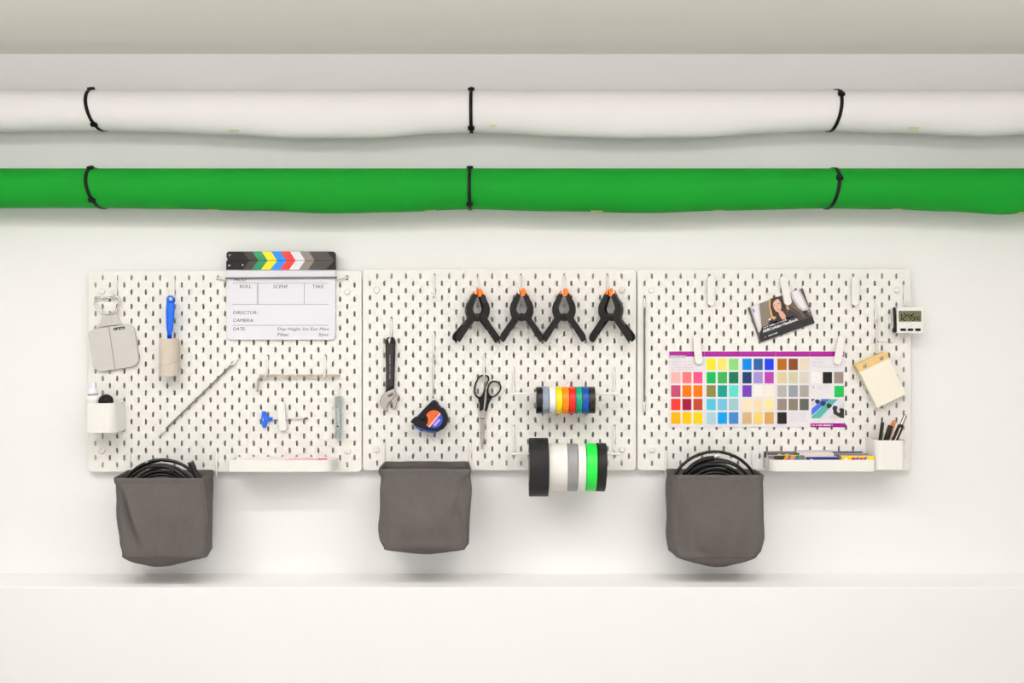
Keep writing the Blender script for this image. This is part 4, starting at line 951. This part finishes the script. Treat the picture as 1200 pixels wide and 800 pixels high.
def digit(ch, x, y, w_, h, th):
    S = {'0': 'abcdef', '1': 'bc', '2': 'abged', '4': 'fgbc', '5': 'afgcd'}[ch]; hh_ = h/2; mb = MB(); o_ = th*.5; g_ = th*.25
    def bar(x0, y0, x1, y1):
        if abs(x1-x0) > abs(y1-y0): q = [(x0+g_, y0), (x0+o_+g_, y0-o_), (x1-o_-g_, y1-o_), (x1-g_, y1), (x1-o_-g_, y1+o_), (x0+o_+g_, y0+o_)]
        else: q = [(x0, y0+g_), (x0+o_, y0+o_+g_), (x1+o_, y1-o_-g_), (x1, y1-g_), (x1-o_, y1-o_-g_), (x0-o_, y0+o_+g_)]
        mb.prism(P(q, dT+.0006, zm), -dT, -dT-.0006)
    for c in S:
        bar(*{'a': (x, y, x+w_, y), 'b': (x+w_, y, x+w_, y+hh_), 'c': (x+w_, y+hh_, x+w_, y+h), 'd': (x, y+h, x+w_, y+h), 'e': (x, y+hh_, x, y+h), 'f': (x, y, x, y+hh_), 'g': (x, y+hh_, x+w_, y+hh_)}[c])
    mb.build('digit', M_seg, scr)
digit('1', 300, 284, 46, 120, 19); digit('2', 376, 284, 48, 120, 19); digit('4', 470, 284, 48, 120, 19); digit('5', 542, 284, 44, 120, 19)
digit('4', 610, 332, 26, 68, 12); digit('0', 650, 332, 30, 68, 12)
for y in (316, 376): MB().prism(P(disc_poly(444, y, 7, n=10), dT+.0006, zm), -dT, -dT-.0006).build('colon_dot', M_seg, scr)
for x in (378, 516, 654):
    MB().prism(P(disc_poly(x-28, 578, 26, 24, a0=PI/2, a1=1.5*PI, n=10)+disc_poly(x+28, 578, 26, 24, a0=-PI/2, a1=PI/2, n=10), dT+.0022, zm), -dT+.002, -dT-.0022).build('black_button', M_black2, t, bevel=.0007)
for x in (340, 425, 510):
    v = W(*zm(x, 492), dT); MB().lathe([(0, -.0016), (.0034, -.0014), (.0042, 0), (.0042, .002)], v, 'y', 16).build('white_button', mat('bright plastic', (250, 248, 248), .3), t, smooth=True)
fine_print([(*zm(315, 452), *zm(370, 452), .6), (*zm(408, 452), *zm(445, 452), .6), (*zm(492, 452), *zm(528, 452), .6)], dT+.0003, mat('mid grey ink', (150, 148, 150)), t, seed=50)
a_ = W(1060.5, 357, F+.014); MB().tube([a_+Vector((-.005, 0, -.012)), a_+Vector((-.004, 0, -.002)), a_+Vector((0, 0, .001)), a_+Vector((.006, 0, -.002)), a_+Vector((.007, 0, -.012))], .0014, 6).build('hanging_lug', M_wplas, t, smooth=True)

# ------------------------------------------------------------------ notepad
zn = Z(995, 400, 9.413); dN = F+.026
t = thing('notepad', 'cream notepad with a tan header strip hanging tilted at the right', 'notepad', W(1030, 477, F+.003))
A, B, C, Dq = (75, 262), (410, 115), (632, 577), (314, 735)
MB().prism(P([(82, 268), (408, 122), (628, 577), (314, 733)], dN, zn), -F-.010, -dN).build('paper_block', mat('cream paper', (246, 239, 222), .75, bump=.05), t)
MB().prism(P([(72, 268), (398, 118), (618, 577), (306, 730)], F+.010, zn), -F-.006, -F-.0098).build('backing_card', mat('olive card', (196, 192, 150), .8), t)
st = MB().prism(P([(64, 262), (396, 112), (418, 118), (442, 176), (436, 188), (116, 338)], dN+.0012, zn), -F-.006, -dN-.0012).build('header_strip', mat('tan kraft leather', (228, 194, 128), .6, bump=.15, bscale=300), t, bevel=.0012)
for q in ((171, 269), (357, 183)):
    MB().lathe([(0, -.0020), (.0030, -.0018), (.0046, -.0008), (.0050, 0)], W(*zn(*q), dN+.0012), 'y', 20).build('steel_rivet', M_steel, st, smooth=True)
hk = W(1027.3, 376, F+.012)
MB().tube(smooth_path([W(1026.8, 419, dN-.006), W(1026.4, 398, F+.014), hk+Vector((-.0015, 0, -.002)), hk+Vector((.0005, -.002, .0015)), hk+Vector((.0025, 0, -.002)), W(1029.0, 398, F+.014), W(1029.0, 417, dN-.006)], 6, closed=False), .0007, 6).build('hanging_loop', mat('pale wire', (190, 182, 182), .5), t, smooth=True)
MB().tube(smooth_path([W(1028.6, 398.5, F+.015), W(1029.4, 400.8, F+.016), W(1036, 400.4, F+.010), W(1043, 400.2, F+.008), W(1046.6, 401.6, F+.008)], 6, closed=False), .0006, 5).build('thread_end', mat('brown thread', (130, 112, 108), .8), t)

# ------------------------------------------------------------------ canvas bins and cables
def bin_(label, bl, br, fl, fr, ybt, yft, dfront, left, right, seam, belly, hooks, seed, hooklab, crease, skew=0, belly_x=.5):
    # bl/br: back rim px, fl/fr: front rim px at distance dfront; ybt: back rim height px; left/right: body outline (px, py) at front distance
    rnd = random.Random(seed)
    db_ = F+.012
    zrim = W(0, yft, dfront).z
    BL, BR = W(bl, ybt, db_), W(br, ybt, db_); FL, FR = W(fl, yft, dfront), W(fr, yft, dfront)
    for v in (BL, BR): v.z = CZ-(ybt-400)*(D-db_)/FPX
    t = thing('canvas_bin', label, 'bin', ((FL.x+FR.x)/2, -(dfront+F)/2, W(0, seam, dfront).z-.02), 'grey canvas bins hanging from the pegboards')
    N = 40
    def loop(pts, rc, zs):
        out = []                       # closed loop: front left -> front right -> back right -> back left
        for i in range(4):
            p, q = Vector(pts[i]), Vector(pts[(i+1) % 4]); za_, zb2 = zs[i], zs[(i+1) % 4]
            L = (q-p).length; e = rc/L
            for k in range(N): out.append((i, k/N, p.lerp(q, e+(1-2*e)*k/(N-1)) if False else None, p, q, e, za_, zb2))
        res = []
        for i, u, _, p, q, e, za_, zb2 in out:
            tt = e+(1-2*e)*u*N/(N-1) if N > 1 else 0
            tt = min(tt, 1-e); m_ = p.lerp(q, tt); res.append((i, u, Vector((m_.x, m_.y, za_+(zb2-za_)*tt))))
        return res
    zseam = W(0, seam, dfront).z; LV = 30; rings = []
    lx = lambda py: interp(left, py); rx = lambda py: interp(right, py)
    for j in range(LV+1):
        f = j/LV; z = zrim+(zseam-zrim)*f; py = yft+(seam-yft)*f
        bulge = math.sin(PI*f)**.7*.010
        X0 = W(lx(py), py, dfront).x; X1 = W(rx(py), py, dfront).x
        k = min(1, f*3)
        b0, b1 = BL.x+.004*f, BR.x-.004*f
        if j == 0: X0, X1, b0, b1 = FL.x, FR.x, BL.x, BR.x
        yf = -dfront; ybk = -(db_+.0)
        e_ = min(1, f*6)*.0022; pts = [(X0-e_, yf), (X1+e_, yf), (b1+e_, ybk), (b0-e_, ybk)]
        zb_off = (BL.z-zrim)*(1-f)
        lp_ = loop(pts, .010 if j else .006, [z, z, z+zb_off, z+zb_off])
        ring_ = []
        for i, u, v in lp_:
            amp = math.sin(PI*min(1, f*1.4)/1.0*.5)
            n1 = noise.noise(Vector((v.x*9+seed, f*2.1, i*1.7)))*.010+noise.noise(Vector((v.x*22+seed*3, v.z*14, i*2.3)))*.0045
            su = math.sin(PI*min(1, max(0, u*N/(N-1))))
            off = (bulge*(1 if i == 0 else -.15 if i == 2 else .8)+n1)*su*amp
            if i == 0:
                for (xa_, ya_, xb__, yb__, dpt, wd) in crease:
                    pxv = 600+v.x*FPX/(D-dfront); pyv = 400-(v.z-CZ)*FPX/(D-dfront)
                    ex, ey = xb__-xa_, yb__-ya_; LL = math.hypot(ex, ey)
                    tpar = ((pxv-xa_)*ex+(pyv-ya_)*ey)/LL/LL; dist = ((pxv-xa_)*ey-(pyv-ya_)*ex)/LL
                    if -.15 < tpar < 1.15:
                        fd = max(0, math.sin(PI*(tpar+.15)/1.3)); off += 1.9*dpt*fd*math.exp(-(dist/wd)**2)
            if i == 0: v = Vector((v.x, v.y-off, v.z))
            elif i == 2: v = Vector((v.x, min(-.006, v.y+off*.3), v.z))
            elif i == 1: v = Vector((v.x+off*.4+n1*.8*amp, v.y, v.z))
            else: v = Vector((v.x-off*.4-n1*.8*amp, v.y, v.z))
            ring_.append(v)
        rings.append(ring_)
    K = len(rings[0]); mb = MB()
    zbel = W(0, belly, dfront*.8).z; sagd = zseam-zbel
    base = rings[-1]; cxm = sum(v.x for v in base)/K; cym = sum(v.y for v in base)/K
    xl_, xr_ = min(v.x for v in base), max(v.x for v in base)
    for ring_ in rings: mb.v += [tuple(v) for v in ring_]
    # sagging bottom panel
    SL = [(.985, .02), (.96, .16), (.90, .40), (.78, .68), (.6, .88), (.35, .98), (.12, 1.0)]
    for q, dz in SL:
        for v in base:
            wx = (v.x-xl_)/(xr_-xl_); prof_ = max(0, 1-abs((wx-belly_x)/(belly_x if wx < belly_x else 1-belly_x))**2.2)
            mb.v.append((cxm+(v.x-cxm)*(q if q < .9 else q+.01)+ (belly_x-.5)*.05*(1-q), cym+(v.y-cym)*q, v.z-sagd*dz*(.25+.75*prof_)-.001))
    tot = LV+1+len(SL)
    for j in range(tot-1):
        for k in range(K):
            l = (k+1) % K; mb.f.append([j*K+k, (j+1)*K+k, (j+1)*K+l, j*K+l])
    mb.f.append([(tot-1)*K+k for k in range(K)])
    o = mb.build('canvas_body', M_cloth, t, smooth=True)
    for md in list(o.modifiers): o.modifiers.remove(md)
    for p in o.data.polygons: p.use_smooth = True
    sd = o.modifiers.new('solid', 'SOLIDIFY'); sd.thickness = .0018; sd.offset = -1
    # hem with a fold round the rim, and its stitch line
    rim = rings[0]; hem = MB(); c3 = Vector((sum(v.x for v in rim)/K, sum(v.y for v in rim)/K, 0))
    prof_ = [(-.0010, -.0005, -.0125), (.0004, -.0005, -.0125), (.0013, 0, -.006), (.0022, 0, -.001), (.0016, 0, .0024), (.0, 0, .0030), (-.0030, 0, .0012), (-.0030, 0, -.014), (-.0006, 0, -.014)]
    for k in range(K):
        v = rim[k]; tg = (rim[(k+1) % K]-rim[k-1]).normalized(); nrm = Vector((tg.y, -tg.x, 0))
        if nrm.dot(Vector((v.x, v.y, 0))-c3) < 0: nrm = -nrm
        wob = noise.noise(Vector((v.x*20, v.y*20, seed)))*.0015
        for a_, _, h in prof_: hem.v.append(tuple(Vector((v.x, v.y, v.z+wob))+nrm*a_+Vector((0, 0, h))))
    M_ = len(prof_)
    for k in range(K):
        l = (k+1) % K
        for q in range(M_):
            r_ = (q+1) % M_; hem.f.append([k*M_+q, l*M_+q, l*M_+r_, k*M_+r_])
    hm = hem.build('rim_hem', M_cloth, t, smooth=True)
    for md in list(hm.modifiers): hm.modifiers.remove(md)
    for p in hm.data.polygons: p.use_smooth = True
    sm = MB().tube([v+Vector((0, 0, 0)) for v in base], .0011, 6, closed=True).build('bottom_seam', mat('shaded seam grey', (84, 77, 73), .9), t, smooth=True)  # seam bead darker than the canvas, standing for shade at the inset bottom
    for (hx, hy0), hl in zip(hooks, hooklab):
        v = W(hx, hy0, F); zr_ = BL.z
        h = thing('bin_hook', hl, 'hook', v, 'white hooks carrying the canvas bins')
        MB().tube([v+Vector((0, .004, 0)), v+Vector((0, -.003, -.001)), v+Vector((0, -.0042, -.004)), Vector((v.x, -F-.0042, zr_+.002)), Vector((v.x, -F-.0046, zr_-.018))], .0028, 8).build('wire', M_white, h, smooth=True)
    return t, zrim
bin_('grey canvas bin at the left holding a cable with a connector', 150, 250.5, 133.5, 237, 551.5, 561.0, .172,
     [(561, 133.5), (572, 135), (590, 136.5), (615, 137.5), (635, 139), (652, 143)], [(561, 237), (575, 238.5), (592, 241), (615, 242.5), (632, 243), (652, 241)], 653, 664.5,
     [(152.5, 530), (254.0, 530)], 1, ['left white hook of the left canvas bin', 'right white hook of the left canvas bin'],
     [(141, 575, 158, 635, -.007, 4), (147, 575, 166, 630, .005, 5), (214, 600, 206, 650, .004, 5), (228, 585, 214, 645, .004, 4), (222, 580, 208, 640, -.003, 4), (190, 600, 186, 650, .003, 5)], belly_x=.45)
bin_('grey canvas bin in the middle, empty', 451.5, 549, 444.0, 551.5, 541.5, 550.6, .170,
     [(550, 444.5), (562, 446.5), (580, 445), (600, 445), (620, 444.2), (632, 444.6), (645, 450)], [(550, 551), (562, 549.5), (580, 550), (600, 550.5), (620, 550.5), (636, 550), (645, 544)], 644, 649,
     [(450.3, 519), (551.0, 519)], 2, ['left white hook of the middle canvas bin', 'right white hook of the middle canvas bin'],
     [(546, 560, 530, 610, -.005, 4), (541, 582, 548, 640, .005, 4), (536, 575, 538, 600, .004, 6), (449, 585, 450, 635, -.003, 4), (480, 640, 530, 638, .003, 5)], belly_x=.55)
bin_('grey canvas bin at the right holding a cable with a white tie', 780.6, 884.5, 791.5, 894.8, 550.3, 557.6, .150,
     [(557, 791.5), (562, 790), (575, 789), (600, 788), (625, 787), (640, 788), (655, 795)], [(557, 895), (570, 894.8), (600, 894.8), (630, 894), (645, 891), (655, 884)], 653.5, 665,
     [(780.2, 528), (882.0, 528)], 3, ['left white hook of the right canvas bin', 'right white hook of the right canvas bin'],
     [(796, 575, 792, 630, .004, 5), (800, 645, 850, 652, -.003, 4), (806, 600, 822, 655, -.0025, 6), (872, 600, 858, 655, .003, 7), (792, 566, 794, 600, .004, 4)], belly_x=.5)
M_cable = mat('black rubber cable', (16, 15, 16), .38, bump=.05, bscale=300, spec=.4)
def cable(label, cpx, cpy, dc, loops, seed, extra=None):
    rnd = random.Random(seed); c = W(cpx, cpy, dc)
    t = thing('coiled_cable', label, 'cable', c, 'black cables coiled in the canvas bins')
    path = []; n = 40
    y = 0
    for li, (R, dx, dz, dy) in enumerate(loops):
        R2, dx2, dz2, dy2 = loops[(li+1) % len(loops)] if li+1 < len(loops) else loops[li]
        for k in range(n):
            f = k/n; g_ = max(0, (f-.6)/.4); g_ = g_*g_*(3-2*g_)
            r = R+(R2-R)*g_; a = -PI/2+2*PI*f
            path.append(Vector((c.x+dx+(dx2-dx)*g_+r*math.cos(a), c.y+dy+(dy2-dy)*g_+.004*math.sin(a*2+li), c.z+dz+(dz2-dz)*g_+r*math.sin(a)*1.0)))
    MB().tube(path, .0043, 8).build('cable_loops', M_cable, t, smooth=True)
    return t, c
s = .0023*.98
t, c = cable('black cable coil with a plug end standing up, in the left bin', 192, 588, .115, [(.113, -.004, .001, -.004), (.108, -.003, .003, .010), (.104, -.002, -.001, -.016), (.100, -.006, .0, -.026), (.094, -.002, -.002, .000), (.089, -.002, -.004, -.020), (.083, -.004, -.002, .008), (.078, -.002, -.002, -.012)], 3)
a_ = W(223, 541, .135); b_ = W(233, 561, .138); e_ = (b_-a_)
MB().tube([a_, a_+e_*.03, a_+e_*.38, a_+e_*.40, a_+e_*.72, a_+e_*.74, a_+e_*1.0, a_+e_*1.15], [.0066, .0082, .0082, .0070, .0072, .0090, .0094, .007], 14).build('connector', M_black, t, smooth=True)
MB().tube([a_-e_*.002, a_+e_*.06], [.0086, .0086], 14).build('connector_ring', mat('dark chrome', (96, 94, 92), .3, 1), t)
for x, y in ((172, 541.5), (188.5, 541.5)):
    v = W(x, y, .138); MB().tube([v+Vector((-.004, 0, -.001)), v+Vector((.004, -.001, .0015))], .0016, 6).build('silver_marker', mat('silver label', (200, 200, 198), .4), t)
t, c = cable('black cable coil with a thin outer loop and white tie, in the right bin', 837.5, 592, .100, [(.126, .002, .018, .012), (.108, .003, .016, .006), (.104, .008, .016, -.006), (.098, -.004, .015, -.014), (.094, .004, .014, .000), (.088, .0, .012, -.010), (.083, .002, .012, .004), (.078, .0, .012, -.004)], 5)
v = W(840, 534.8, .112)
MB().tube([v+Vector((-.007, 0, -.004)), v+Vector((-.002, -.003, .003)), v+Vector((.004, -.002, .004)), v+Vector((.008, 0, -.002))], [.003, .0042, .0042, .003], 8).build('white_tie', M_wplas, t, smooth=True)
MB().tube([v+Vector((-.004, -.004, .002)), v+Vector((.004, -.005, .010))], .0016, 6).build('tie_tail', mat('cream tie', (226, 212, 180), .5), t)
a_ = W(812, 546, .118)
MB().tube(smooth_path([W(801, 556, .115), W(812, 545, .118), W(826, 538, .118), W(836, 536.5, .115)], 4, closed=False), .0062, 10).build('cable_sleeve', M_black2, t, smooth=True)
